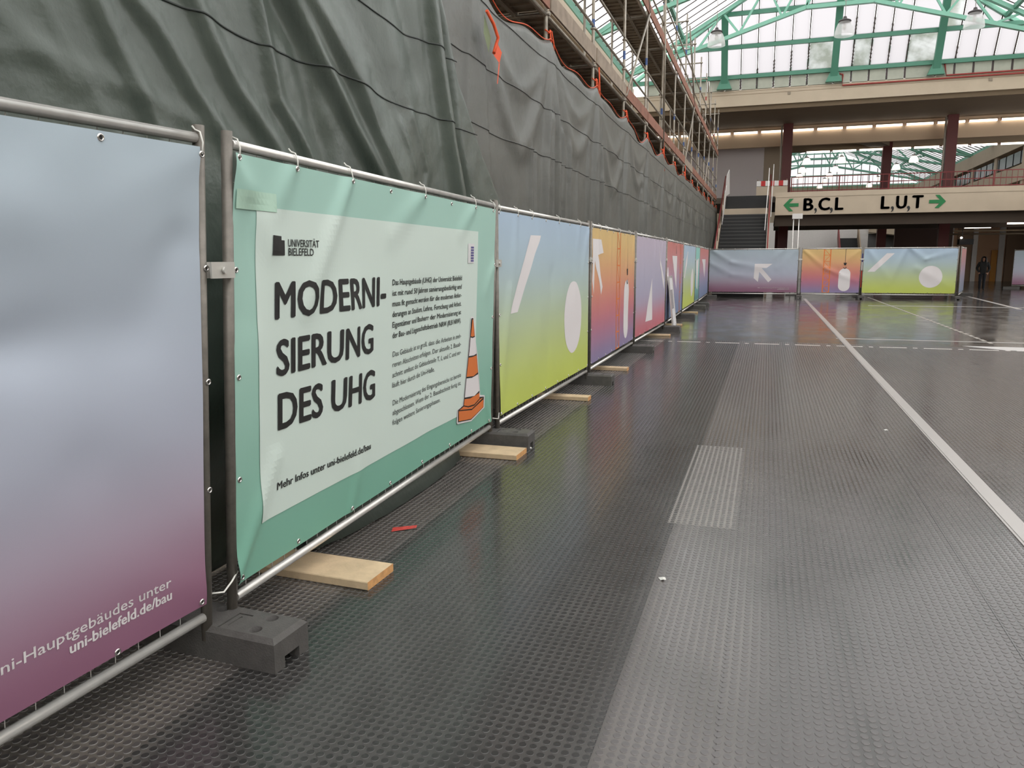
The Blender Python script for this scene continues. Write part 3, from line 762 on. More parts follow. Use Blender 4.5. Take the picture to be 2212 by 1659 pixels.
GM = {
 'lilac': grad_mat('banner_lilac', [(0, (128, 66, 98)), (.10, (142, 84, 114)), (.24, (168, 144, 166)), (.42, (170, 178, 200)), (.75, (172, 186, 202)), (1, (164, 184, 196))]),
 'mint': grad_mat('banner_mint', [(0, (98, 172, 142)), (.2, (108, 178, 150)), (.6, (160, 208, 190)), (1, (152, 206, 188))]),
 'meadow': grad_mat('banner_meadow', [(0, (196, 212, 54)), (.2, (192, 208, 80)), (.45, (178, 198, 150)), (.7, (166, 192, 204)), (1, (160, 188, 218))]),
 'sunset': grad_mat('banner_sunset', [(0, (122, 112, 164)), (.14, (148, 106, 150)), (.36, (212, 86, 100)), (.62, (228, 140, 92)), (.85, (226, 176, 92)), (1, (222, 178, 96))]),
 'dusk': grad_mat('banner_dusk', [(0, (206, 76, 92)), (.16, (204, 108, 124)), (.34, (160, 156, 190)), (.62, (170, 164, 192)), (1, (190, 170, 192))]),
 'ember': grad_mat('banner_ember', [(0, (92, 120, 166)), (.25, (122, 134, 176)), (.5, (166, 132, 168)), (.75, (204, 112, 112)), (1, (208, 100, 90))]),
 'teal': grad_mat('banner_teal', [(0, (70, 130, 130)), (.4, (110, 190, 186)), (1, (128, 204, 190))]),
}
def folds_disp(folds, rip=.0025, seed=0, sag=0):
    def f(u, v):
        d = 0
        for (u0, v0, u1, v1, a, wd) in folds:
            du, dv = u1-u0, v1-v0; LL = du*du+dv*dv
            t = ((u-u0)*du+(v-v0)*dv)/LL; tc = min(1, max(0, t))
            q = (u-u0-du*tc)**2+(v-v0-dv*tc)**2
            ww = wd*(.55+.45*min(1, tc*1.6+.15))
            d += a*math.exp(-q/(ww*ww))*(1-.55*tc)
        d += rip*noise.noise(Vector((u*2.1+seed*7, v*2.3, seed)))+rip*.4*noise.noise(Vector((u*6+seed, v*5, 3.3)))
        return d
    return f
BOFF = .02
class Banner:
    def __init__(s, key, design, label, folds, u0=.025, u1=None, v0=.24, v1=1.955, res=(90, 48), seed=0, rip=.003):
        s.p = PAN[key]; s.u0 = u0; s.u1 = (s.p.L-.065) if u1 is None else u1; s.v0 = v0; s.v1 = v1
        s.f = folds_disp(folds, rip, seed); s.key = key
        nu, nv = res; me = bpy.data.meshes.new('banner'); o0 = s.p.at(0, 0)
        V = []; UV = []
        for j in range(nv+1):
            for i in range(nu+1):
                a, b = i/nu, j/nv
                V.append(tuple(s.pt(s.u0+(s.u1-s.u0)*a, s.v0+(s.v1-s.v0)*b)-o0)); UV.append((a, b))
        F = [(j*(nu+1)+i, j*(nu+1)+i+1, (j+1)*(nu+1)+i+1, (j+1)*(nu+1)+i) for j in range(nv) for i in range(nu)]
        me.from_pydata(V, [], F); ul = me.uv_layers.new(name='banner')
        idx = np.zeros(len(me.loops), np.int32); me.loops.foreach_get('vertex_index', idx)
        ul.data.foreach_set('uv', np.array(UV)[idx].ravel())
        me.polygons.foreach_set('use_smooth', [True]*len(F)); me.materials.append(GM[design]); me.update()
        s.o = bpy.data.objects.new('banner', me); C.objects.link(s.o); s.o.location = o0
        tag(s.o, label, 'banner', 'printed banners on the fence')
    def pt(s, u, v, off=0):
        return s.p.at(u, v, BOFF+s.f(u, v)+off)
    def prt(s, name, polys, m, off=.0016, cell=.05, parent=None):
        """polys: list of (verts2d, faces) drawn onto the cloth"""
        bm = bmesh.new()
        for V, F in polys:
            vs = [bm.verts.new((p[0], p[1], 0)) for p in V]
            for f in F:
                try: bm.faces.new([vs[i] for i in f])
                except ValueError: pass
        if cell:
            xs = [v.co.x for v in bm.verts]; ys = [v.co.y for v in bm.verts]
            for ax, a, b in ((0, min(xs), max(xs)), (1, min(ys), max(ys))):
                k = math.ceil(a/cell)*cell
                while k < b:
                    co = (k, 0, 0) if ax == 0 else (0, k, 0); no = (1, 0, 0) if ax == 0 else (0, 1, 0)
                    bmesh.ops.bisect_plane(bm, geom=bm.verts[:]+bm.edges[:]+bm.faces[:], plane_co=co, plane_no=no); k += cell
        o0 = s.o.location
        for v in bm.verts: v.co = s.pt(v.co.x, v.co.y, off)-o0
        me = bpy.data.meshes.new(name); bm.to_mesh(me); bm.free(); me.materials.append(m)
        o = bpy.data.objects.new(name, me); C.objects.link(o); o.parent = parent or s.o
        return o
    def poly(s, name, pts, m, off=.0016, cell=.06): return s.prt(name, [(pts, [tuple(range(len(pts)))])], m, off, cell)
    def rel(s, pts): return [(s.u0+(s.u1-s.u0)*a, s.v1-(s.v1-s.v0)*b) for a, b in pts]
    def disc(s, name, cu, cv, ru, rv, m, off=.0016, n=40): return s.poly(name, [(cu+ru*math.cos(2*math.pi*k/n), cv+rv*math.sin(2*math.pi*k/n)) for k in range(n)], m, off)
    def text(s, name, body, u0, u1, vb, cap, m, bold=0, tilt=0, cell=0, res=2, off=.0016):
        V, F = text_fit(body, u0, u1, vb, cap, 0, res)
        if bold: V, F = embolden(V, F, bold*cap)
        if tilt: V[:, 1] += tilt*(V[:, 0]-u0)
        o = s.prt(name, [(V, F)], m, off, cell)
        if name == 'text_line': o['kind'] = 'stuff'
        return o
    def eyelets(s, pts, tied=()):
        if not hasattr(Banner, 'em'):
            g = MB(); n = 12
            for r, z in ((.0065, .0), (.0075, .003), (.010, .004), (.0125, .0015), (.013, 0)): 
                for k in range(n): g.v.append((r*math.cos(2*math.pi*k/n), r*math.sin(2*math.pi*k/n), z))
            for i in range(4):
                for k in range(n):
                    a0 = i*n+k; a1 = i*n+(k+1) % n; g.f.append((a0, a0+n, a1+n, a1)); g.sm.append(True); g.mi.append(0)
            g.add([(.0065*math.cos(2*math.pi*k/n), .0065*math.sin(2*math.pi*k/n), .0004) for k in range(n)], [tuple(range(n))], False, 1)
            o = g.build('eyelet', [eyelet_m, mat('eyelet_hole', (40, 38, 36), .8)]); Banner.em = o.data; bpy.data.objects.remove(o)
        q = s.p.n.to_track_quat('Z', 'Y')
        for (u, v) in pts:
            o = bpy.data.objects.new('eyelet', Banner.em); C.objects.link(o); o.parent = s.o
            o.location = s.pt(u, v, .0012)-s.o.location; o.rotation_mode = 'QUATERNION'; o.rotation_quaternion = q
        for (u, v) in tied:      # cable tie loops over the rail
            g = MB(); P = []
            top = 2.012
            for k in range(9):
                a = math.pi*k/8
                P.append(s.p.at(u+.012*math.sin(a), v+(top-v)*(k/8) if k < 6 else top-(k-6)*.012, BOFF+.008+.012*math.sin(a) if k < 6 else .0))
            P = [s.pt(u, v, .003), s.p.at(u+.004, (v+top)/2, BOFF+.014), s.p.at(u+.004, top-.006, .022), s.p.at(u, top, .004), s.p.at(u-.004, top+.012, -.006)]
            g.tube(P, .0032, 6); g.build('cable_tie', tie_m, s.o)
def grid_eyelets(b, du=.487, both=True):
    pts = []; u = b.u0+.02
    n = max(2, round((b.u1-b.u0)/.487)); us = [b.u0+.02+(b.u1-b.u0-.04)*i/n for i in range(n+1)]
    pts += [(x, b.v1-.012) for x in us]+[(x, b.v0+.018) for x in us]
    pts += [(b.u0+.018, b.v0+.018+(b.v1-b.v0-.03)*k/4) for k in (1, 2, 3)]+[(b.u1-.018, b.v0+.018+(b.v1-b.v0-.03)*k/4) for k in (1, 2, 3)]
    b.eyelets(pts, [(x, b.v1-.012) for i, x in enumerate(us) if i % 2 == 0 or i in (1,)])
def mirror(pts): return pts

# ---- nearest lilac banner
bn = Banner('lilac_near', 'lilac', 'lilac to plum banner with white web address, cut by the left edge', [(2.05, 1.72, 2.66, 1.33, -.026, .15), (2.66, 1.33, 3.12, 1.34, -.026, .13), (3.3, 1.62, 3.12, 1.34, -.02, .12), (2.7, 1.72, 3.05, 1.7, .026, .2), (2.5, .95, 3.2, .98, .014, .22), (2.9, 1.9, 3.1, 1.7, .012, .2), (3.4, 1.93, 3.0, 1.75, .01, .08), (2.4, 1.2, 3.2, 1.1, .010, .2), (3.45, .26, 3.1, .5, .008, .08), (2.9, .9, 3.2, .55, -.012, .2)], seed=1, rip=.005)
bn.text('web_text', 'Mehr zur Modernisierung des Uni-Hauptgebäudes unter', 1.72, 3.23, .387, .036, print_w, .015)
bn.text('web_text', 'uni-bielefeld.de/bau', 2.81, 3.23, .337, .036, print_w, .045)
bn.eyelets([(3.41, 1.93), (2.98, 1.935), (2.55, 1.935), (3.435, 1.53), (3.435, 1.11), (3.435, .69), (3.38, .26), (2.99, .25), (2.55, .25)], [(3.41, 1.93), (1.8, 1.935)])
ar = [(.52, .33), (.72, .33), (.655, .43), (.6, .43), (.716, .70), (.68, .765), (.575, .52), (.565, .76), (.515, .67)]
bn.poly('printed_arrow', bn.rel(ar), print_w)
# ---- mint info banner
bm1 = Banner('mint', 'mint', 'mint green information banner with black headline and traffic cone', [(.952, 1.95, .55, 1.35, 0.0238, .07), (.456, 1.96, .30, 1.75, 0.0170, .06), (.0, 1.95, .28, 1.62, 0.0204, .07), (1.913, 1.955, 1.45, 1.70, 0.0170, .08), (2.9, 1.94, 2.6, 1.75, 0.0170, .07), (.02, .265, .3, .7, 0.0204, .05), (.15, 1.75, .12, 1.35, -0.0238, .1), (3.40, 1.5, 3.2, 1.3, 0.0136, .08), (1.0, .256, 1.1, .5, 0.0102, .06), (3.4, .25, 3.25, .5, 0.0170, .06), (.95, 1.3, 1.0, .6, 0.0170, .25), (2.0, 1.2, 2.1, .5, -0.0204, .3)], u1=3.44, v0=.235, v1=1.955, res=(230, 116), seed=2)
light = mat('print_pale_mint', (216, 230, 221), .55)
bm1.poly('pale_field', [(.18, 1.767), (.188, .447), (2.998, .43), (2.998, 1.767)], light, .003, .025)
K = .006
bm1.text('headline', 'MODERNI-', .302, 1.38, 1.314, .150, print_k, .042, 0, .04, 3, K)
bm1.text('headline', 'SIERUNG', .312, 1.225, 1.068, .150, print_k, .042, 0, .04, 3, K)
bm1.text('headline', 'DES UHG', .322, 1.252, .83, .155, print_k, .042, -.02, .04, 3, K)
bm1.poly('logo_block', [(.271, 1.66), (.271, 1.578), (.369, 1.578), (.366, 1.64), (.339, 1.641), (.339, 1.657)], print_k, K, .04)
bm1.text('logo_text', 'UNIVERSITÄT', .397, .646, 1.615, .031, print_k, .02, off=K)
bm1.text('logo_text', 'BIELEFELD', .400, .602, 1.578, .031, print_k, .02, off=K)
T1 = ['Das Hauptgebäude (UHG) der Universität Bielefeld', 'ist mit rund 50 Jahren sanierungsbedürftig und', 'muss fit gemacht werden für die modernen Anfor-', 'derungen an Studium, Lehre, Forschung und Arbeit.', 'Eigentümer und Bauherr der Modernisierung ist', 'der Bau- und Liegenschaftsbetrieb NRW (BLB NRW).']
for i, t in enumerate(T1): TS = bm1.text('text_line', t, 1.471+.002*i, 2.643, 1.418-.0602*i, .032, print_k, .024, off=K)
T2 = [('Das Gebäude ist so groß, dass die Arbeiten in meh-', 2.656), ('reren Abschnitten erfolgen. Der aktuelle 2. Bauab-', 2.658), ('schnitt umfasst die Gebäudeteile T, L und C und ver-', 2.66), ('läuft hier durch die Uni-Halle.', 2.18)]
for i, (t, u) in enumerate(T2): TS = bm1.text('text_line', t, 1.488, u, 1.008-.0602*i, .031, print_k, .0, off=K)
T3 = [('Die Modernisierung des Eingangsbereichs ist bereits', 2.67), ('abgeschlossen. Wenn der 2. Bauabschnitt fertig ist,', 2.67), ('folgen weitere Sanierungsphasen.', 2.28)]
for i, (t, u) in enumerate(T3): TS = bm1.text('text_line', t, 1.498, u, .721-.0588*i, .031, print_k, .0, off=K)
bm1.text('web_text', 'Mehr Infos unter uni-bielefeld.de/bau', .309, 1.208, .56, .034, print_k, .035, -.03, off=K)
CONE = {'halo':[(2.884,1.144),(2.93,1.131),(2.969,.988),(3.032,.838),(3.07,.696),(3.119,.509),(3.218,.491),(3.23,.387),(2.922,.337),(2.619,.376),(2.602,.391),(2.607,.484),(2.715,.501),(2.743,.558),(2.777,.708),(2.81,.857),(2.84,1.0),(2.858,1.137)],
 'line':[(2.889,1.132),(2.912,1.127),(2.953,.993),(3.009,.841),(3.051,.698),(3.093,.545),(3.096,.498),(3.199,.482),(3.205,.395),(2.909,.351),(2.625,.39),(2.619,.482),(2.73,.496),(2.744,.547),(2.778,.696),(2.815,.849),(2.849,.999),(2.869,1.128)],
 'o1':[(2.888,1.121),(2.903,1.12),(2.941,.994),(2.894,.991),(2.856,.998)], 'w1':[(2.852,.989),(2.895,.981),(2.953,.984),(2.994,.852),(2.933,.846),(2.822,.853)],
 'o2':[(2.816,.842),(2.889,.837),(2.998,.838),(3.037,.702),(2.932,.686),(2.781,.703)], 'w2':[(2.778,.691),(2.899,.678),(3.043,.686),(3.083,.551),(2.966,.528),(2.748,.552)],
 'o3':[(2.745,.54),(2.876,.524),(3.086,.532),(3.092,.487),(2.97,.462),(2.835,.471),(2.735,.495)], 'o4':[(2.731,.488),(2.836,.461),(2.971,.45),(3.109,.48),(3.182,.477),(2.915,.436),(2.644,.477)],
 'o5':[(2.628,.471),(2.916,.426),(3.188,.462),(3.192,.4),(2.904,.359),(2.633,.396)]}
def inset_poly(P):
    return P
bm1.poly('cone_halo', CONE['halo'], print_w, .0060, .03); bm1.poly('cone_outline', CONE['line'], print_k, .0083, .03)
for k_, m_ in (('o1', print_or), ('w1', print_w), ('o2', print_or), ('w2', print_w), ('o3', print_or), ('o4', print_or), ('o5', print_or)):
    bm1.poly('cone_band', CONE[k_], m_, .0106, .03)
bm1.poly('sticker', [(2.762, 1.675), (2.762, 1.535), (2.90, 1.535), (2.90, 1.675)], mat('sticker_white', (226, 224, 224), .5), .006, .03)
for i in range(6):
    bm1.poly('sticker_mark', [(2.82, 1.655-.019*i), (2.82, 1.642-.019*i), (2.885, 1.642-.019*i), (2.885, 1.655-.019*i)], mat('sticker_blue', (96, 92, 150), .5), .008, 0)
bm1.poly('faded_sticker', [(.035, 1.825), (.035, 1.752), (.30, 1.752), (.30, 1.825)], mat('faded_yellow', (184, 216, 196), .5), .006, .025)
bm1.eyelets([(.456, 1.942), (.952, 1.938), (1.44, 1.930), (1.913, 1.938), (2.419, 1.930), (2.888, 1.935), (3.37, 1.94), (.016+.03, .264), (.488, .258), (1.001, .256), (1.489, .255), (1.985, .255), (2.481, .254), (2.949, .255), (3.36, .255), (.05, 1.94), (.05, 1.52), (.05, 1.1), (.05, .68), (3.415, 1.52), (3.415, 1.1), (3.41, .68)], [(.05, 1.94), (.456, 1.942), (.952, 1.938), (1.913, 1.938), (2.888, 1.935), (3.37, 1.94)])
# ---- the other designs
def meadow(key, label, seed, folds, slash=None, circ=None):
    b = Banner(key, 'meadow', label, folds, seed=seed, rip=.006)
    sl = slash or b.rel([(.048, .517), (.128, .517), (.334, .1), (.249, .1)])
    b.poly('printed_slash', sl, print_w)
    cu, cv, r = circ or (b.u0+(b.u1-b.u0)*.733, b.v1-(b.v1-b.v0)*.63, .42)
    b.disc('printed_disc', cu, cv, r*(b.u1-b.u0)/3.4, r, print_w); grid_eyelets(b); return b
fold_a = [(.5, 1.95, .35, .9, .016, .1), (1.2, 1.95, 1.3, .8, .012, .12), (.3, 1.3, .03, .28, .02, .08), (2.0, 1.95, 2.15, 1.2, .012, .1), (2.9, 1.95, 2.7, 1.1, .012, .12), (1.7, 1.4, 1.6, .5, -.012, .15), (3.4, 1.9, 3.1, 1.4, .012, .08)]
meadow('meadow', 'sky blue to lime banner with white slash and disc, right after the mint one', 3, fold_a, [(.28, 1.095), (.535, 1.095), (1.28, 1.79), (.95, 1.785)], (2.65, .907, .41))
meadow('meadow_far', 'sky blue to lime banner far down the long fence row', 4, [(.8, 1.95, .9, .6, .015, .15), (2.4, 1.95, 2.2, .6, .015, .15)])
swag = lambda a: [(.1, 1.93, .9, 1.5, a, .12), (.9, 1.5, 1.8, 1.3, a*.8, .14), (1.6, 1.95, 1.1, .9, a, .15), (1.7, 1.95, 2.4, 1.55, a, .12), (2.4, 1.55, 3.3, 1.75, a, .14), (.1, 1.3, 1.0, .8, a*.7, .16), (3.3, 1.93, 2.3, .9, a*.6, .2)]
meadow('meadow_end', 'sky blue to lime banner with white disc across the hall end', 5, [(1.6, 1.95, 1.0, .6, .04, .14), (1.75, 1.95, 2.3, 1.5, .04, .12), (2.3, 1.55, 3.3, 1.85, .03, .12), (2.0, 1.2, 3.3, .5, .025, .2), (.2, 1.9, .9, .9, .03, .16)])
def crane(b, c0, wd, vt=None, vb=None):
    vt = vt or b.v1; vb = vb or b.v0
    P = []
    for a, q in ((0, .14), (.86, 1)): P.append(([(c0+wd*a, vb), (c0+wd*q, vb), (c0+wd*q, vt), (c0+wd*a, vt)], [(0, 1, 2, 3)]))
    n = 7; h = (vt-vb)/n
    for i in range(n):
        y = vb+h*i; s0, s1 = (.1, .9) if i % 2 else (.9, .1)
        P.append(([(c0+wd*s0-.012, y), (c0+wd*s0+.012, y), (c0+wd*s1+.012, y+h), (c0+wd*s1-.012, y+h)], [(0, 1, 2, 3)]))
        P.append(([(c0+wd*.1, y), (c0+wd*.9, y), (c0+wd*.9, y+.02), (c0+wd*.1, y+.02)], [(0, 1, 2, 3)]))
    b.prt('printed_crane_mast', P, print_cr, .002, .08)
def hook(b, c, vt, vh, r, vc0, vc1):
    b.poly('printed_rope', [(c-.008, vh), (c+.008, vh), (c+.008, vt), (c-.008, vt)], print_k, .002)
    n = 16; pts = [(c+r*math.cos(math.pi*k/n), vc1-r+r*math.sin(math.pi*k/n)) for k in range(n+1)]+[(c+r*math.cos(math.pi+math.pi*k/n), vc0+r+r*math.sin(math.pi+math.pi*k/n)) for k in range(n+1)]
    b.poly('printed_capsule', pts, print_w)
    b.poly('printed_hook', [(c-.06, vh), (c-.03, vh-.1), (c+.03, vh-.1), (c+.06, vh)], print_k, .004)
    P = []; m = 10
    for k in range(m):
        a0, a1 = math.radians(-200+250*k/m), math.radians(-200+250*(k+1)/m)
        P.append(([(c+.05*math.cos(a0), vh-.19+.05*math.sin(a0)), (c+.028*math.cos(a0), vh-.19+.028*math.sin(a0)), (c+.028*math.cos(a1), vh-.19+.028*math.sin(a1)), (c+.05*math.cos(a1), vh-.19+.05*math.sin(a1))], [(0, 1, 2, 3)]))
    b.prt('printed_hook', P, print_k, .005, 0)
b = Banner('sunset', 'sunset', 'orange to violet banner with crane mast and capsule in the long row', [(.35, 1.95, .5, .9, .016, .1), (1.3, 1.95, 1.2, .8, .014, .12), (2.6, 1.95, 2.7, .9, .018, .1), (3.3, 1.9, 3.1, 1.2, .012, .08)], seed=6, rip=.006)
b.poly('printed_arrow', [(.06, 1.82), (.6, 1.82), (.76, 1.65), (.36, 1.62), (.72, 1.2), (.62, 1.1), (.2, 1.55), (.15, 1.12), (.05, 1.3)], print_w)
crane(b, 1.78, .3); hook(b, 2.66, b.v1, 1.42, .22, .33, 1.25); grid_eyelets(b)
b = Banner('sunset_end', 'sunset', 'short orange to violet crane banner across the hall end', [(.1, 1.9, .9, 1.2, .03, .1), (.9, 1.2, 2.0, .7, .03, .12), (2.1, 1.9, 1.4, 1.3, .02, .12)], seed=7, rip=.006)
crane(b, .80, .27); hook(b, 1.59, b.v1, 1.42, .21, .3, 1.2); grid_eyelets(b)
b = Banner('dusk', 'dusk', 'lilac to pink banner with white triangle, left of the leaning frame', [(.6, 1.95, .8, .8, .014, .12), (2.0, 1.95, 1.9, .6, .016, .12), (3.0, 1.95, 2.6, 1.0, .012, .12)], seed=8, rip=.006)
b.poly('printed_triangle', [(1.67, 1.22), (1.03, .43), (1.79, .41)], print_w); b.poly('printed_sliver', [(2.46, 1.87), (2.65, 1.55), (3.25, 1.15), (3.25, .94), (2.64, 1.45)], print_w); grid_eyelets(b)
b = Banner('ember', 'ember', 'red to blue banner behind the leaning aluminium frame', [(.8, 1.95, .9, .6, .015, .15), (2.4, 1.95, 2.2, .6, .015, .15)], seed=9, rip=.006)
b.poly('printed_triangle', [(.95, 1.65), (2.0, 1.65), (2.0, .84)], print_w); crane(b, 2.7, .28); hook(b, 1.8, b.v1, 1.82, .0001, 1.0, 1.0001) if False else None
b.poly('printed_rope', [(1.75, 1.7), (1.83, 1.7), (1.8, 1.9), (1.77, 1.9)], print_k); b.disc('printed_capsule', .2, 1.2, .14, .2, print_w); grid_eyelets(b)
b = Banner('teal_slim', 'teal', 'thin teal banner with white shapes far down the row', [(1, 1.9, 1.2, .4, .015, .2)], seed=10)
b.poly('printed_patch', b.rel([(.1, .25), (.75, .2), (.6, .8), (.3, .75)]), print_w); grid_eyelets(b)
b = Banner('ember_far', 'ember', 'red to blue banner at the far corner of the long row', [(1, 1.9, 1.2, .4, .015, .2)], seed=11)
b.poly('printed_triangle', b.rel([(.2, .22), (.62, .22), (.55, .62)]), print_w); grid_eyelets(b)
b = Banner('lilac_end', 'lilac', 'lilac to plum banner with white arrow in front of the stairs', [(.15, 1.93, .9, 1.45, .04, .12), (.9, 1.45, 2.2, 1.2, .03, .14), (.1, 1.4, .9, .95, .03, .14), (.9, .95, 2.0, .8, .02, .14), (2.9, 1.93, 2.4, 1.5, .025, .14), (3.4, 1.93, 2.7, 1.2, .02, .12)], seed=12, rip=.006)
b.poly('printed_arrow', b.rel(ar), print_w, .002); b.text('web_text', 'Mehr zur Modernisierung des Uni-Hauptgebäudes unter', 1.95, 3.15, .40, .034, print_w, .015); b.text('web_text', 'uni-bielefeld.de/bau', 2.7, 3.15, .345, .034, print_w, .045); grid_eyelets(b)
b = Banner('ember_side', 'ember', 'red to blue banner turned away at the right end of the row', [(1, 1.9, 1.2, .4, .015, .2)], seed=13); grid_eyelets(b)
b = Banner('lilac_side', 'lilac', 'shaded lilac banner at the right edge beyond the person', [(1, 1.9, 1.2, .4, .015, .2)], seed=14); grid_eyelets(b)

# ---- clamps between panels
def clamp(x, y, z, label, along='y'):
    r = empty('fence_clamp', (x, y, z), label, 'clamp', 'clamps joining fence panels')
    def bx(a0, a1, b0, b1, c0, c1, name):
        g = MB()
        if along == 'y': g.box((x+a0, y+b0, z+c0), (x+a1, y+b1, z+c1))
        else: g.box((x+b0, y-a1, z+c0), (x+b1, y-a0, z+c1))
        g.build(name, zinc, r)
    bx(.022, .03, -.065, .065, -.03, .03, 'front_plate'); bx(-.03, -.022, -.065, .065, -.03, .03, 'rear_plate')
    d = Vector((1, 0, 0)) if along == 'y' else Vector((0, -1, 0)); c = Vector((x, y, z))
    g = MB(); g.tube([c-d*.045, c+d*.034], .007, 8); g.tube([c+d*.03, c+d*.042], .014, 6); g.build('bolt', zinc, r)
JT = [(-1.955, 2.41, 1.52, 'lilac near and mint'), (-2.12, 6.01, 1.53, 'mint and lime'), (-2.11, 9.47, 1.56, 'lime and orange'), (-2.12, 12.98, 1.56, 'orange and lilac pink'), (-2.10, 17.0, 1.56, 'lilac pink and red blue'), (-2.16, 21.1, 1.56, 'red blue and far lime'), (-2.2, 25.25, 1.56, 'far lime and teal')]
for x, y, z, nm in JT: clamp(x, y, z, f'zinc clamp joining the {nm} banner fence panels')
for x, y in ((1.24, 33.35), (3.53, 33.45)): clamp(x, y, 1.56, f'zinc clamp at the {"left" if x < 2 else "right"} joint of the cross fence', 'x')
# corner ties at the near joint
t = MB(); t.tube([(-2.035, 2.345, .255), (-2.0, 2.385, .25), (-2.005, 2.44, .27), (-2.02, 2.5, .29)], .004, 6); o = t.build('cable_tie', tie_m, None, (-2.03, 2.4, .25)); tag(o, 'white cable tie linking the two nearest banner corners', 'cable tie')
t = MB(); t.tube([(-2.13, 5.93, .25), (-2.10, 5.99, .235), (-2.12, 6.07, .27)], .004, 6); o = t.build('cable_tie', tie_m, None, (-2.12, 5.99, .24)); tag(o, 'white cable tie linking mint and lime banner corners', 'cable tie')

# ================================================================== FENCE FEET
def foot_mesh():
    def tmp(g):
        o = g.build('cutter', rubber); return o
    g = MB(); hx, hy, h, bv = .375, .105, .135, .018
    g.v = []; 
    b0 = [(-hx, -hy, 0), (hx, -hy, 0), (hx, hy, 0), (-hx, hy, 0)]; b1 = [(-hx, -hy, h-bv), (hx, -hy, h-bv), (hx, hy, h-bv), (-hx, hy, h-bv)]; b2 = [(-hx+bv, -hy+bv, h), (hx-bv, -hy+bv, h), (hx-bv, hy-bv, h), (-hx+bv, hy-bv, h)]
    g.add(b0+b1+b2, [(3, 2, 1, 0), (0, 1, 5, 4), (1, 2, 6, 5), (2, 3, 7, 6), (3, 0, 4, 7), (4, 5, 9, 8), (5, 6, 10, 9), (6, 7, 11, 10), (7, 4, 8, 11), (8, 9, 10, 11)])
    base = tmp(g)
    c = MB()
    for x in (0, .245, -.245):
        for y in (-.05, .05): c.tube([(x, y, .03), (x, y, .2)], .027, 16)
    c.box((.09, -.085, .129), (.10, .045, .2)); c.box((.09, .035, .129), (.16, .045, .2)); c.box((.118, -.06, .131), (.128, .02, .2))
    c.box((-.5, -.045, -.1), (.5, .045, .045))
    cut = tmp(c)
    md = base.modifiers.new('b', 'BOOLEAN'); md.operation = 'DIFFERENCE'; md.object = cut; md.solver = 'EXACT'; md.use_self = True
    dg = bpy.context.evaluated_depsgraph_get(); dg.update()
    me = bpy.data.meshes.new_from_object(base.evaluated_get(dg)); me.name = 'fence_foot'
    bpy.data.objects.remove(base); bpy.data.objects.remove(cut)
    return me
FM = foot_mesh()
feet = [(-2.075, 2.41, -.05, 'nearest black rubber fence foot with two open holes'), (-2.19, 6.01, .03, 'black rubber fence foot next to the second pine board'), (-2.16, 9.47, 0, 'black rubber fence foot below the lime and orange banner joint'), (-2.14, 12.98, 0, 'black rubber fence foot below the orange and lilac banner joint'),
        (-2.13, 17.0, 0, 'black rubber fence foot in front of the leaning frame'), (-2.17, 21.1, 0, 'black rubber fence foot just behind the leaning frame'), (-2.2, 25.25, 0, 'black rubber fence foot below the far lime banner end'), (-2.2, 26.85, 0, 'black rubber fence foot below the thin teal banner'), (-2.3, 32.6, 0, 'black rubber fence foot at the far fence corner'),
        (1.24, 33.35, math.pi/2, 'black rubber foot at the first joint of the cross fence'), (3.53, 33.45, math.pi/2, 'black rubber foot at the second joint of the cross fence'), (6.93, 33.5, math.pi/2, 'black rubber foot at the right end of the cross fence'), (7.9, 37.1, 0, 'black rubber foot of the turned away fence panel'), (11.98, 46.0, 0, 'black rubber foot of the panel at the right edge')]
for x, y, rz, lb in feet:
    o = bpy.data.objects.new('fence_block', FM); C.objects.link(o); o.location = (x, y, 0); o.rotation_euler = (0, 0, rz); tag(o, lb, 'fence foot', 'rubber fence feet')

# ================================================================== TIMBER BOARDS
def board(x0, x1, y0, wd, th, rz, lb):
    g = MB(); L = x1-x0; b = .004
    A = [(0, 0, 0), (L, 0, 0), (L, wd, 0), (0, wd, 0)]; T = [(0, 0, th), (L, 0, th), (L, wd, th), (0, wd, th)]
    g.add(A+T, [(3, 2, 1, 0), (4, 5, 6, 7), (0, 1, 5, 4), (2, 3, 7, 6), (3, 0, 4, 7)]); g.add([A[1], A[2], T[2], T[1]], [(0, 1, 2, 3)], False, 1)
    o = g.build('timber_board', [wood_m, wood_end])
    md = o.modifiers.new('bevel', 'BEVEL'); md.width = .004; md.segments = 1; md.limit_method = 'ANGLE'
    o.location = (x0, y0, .0024); o.rotation_euler = (0, 0, rz); tag(o, lb, 'board', 'raw timber boards under the fence')
board(-2.42, -1.735, 3.08, .25, .042, -.03, 'nearest wide raw pine board under the mint banner')
board(-2.36, -1.80, 5.56, .27, .042, 0, 'wide raw pine board right in front of the second fence foot')
board(-2.42, -1.83, 8.24, .16, .045, 0, 'slim raw pine board under the lime banner')
board(-2.42, -1.82, 10.7, .16, .045, 0, 'slim raw pine board with chamfered end under the orange banner')
board(-2.42, -1.84, 15.9, .15, .04, 0, 'slim raw pine board in front of the foot by the leaning frame')
board(-2.45, -1.88, 18.6, .15, .04, 0, 'slim raw pine board behind the foot of the leaning frame')
board(-2.45, -1.9, 23.2, .15, .04, 0, 'far raw pine board under the far lime banner')
board(-2.5, -2.0, 26.1, .15, .04, 0, 'farthest raw pine board near the teal banner')
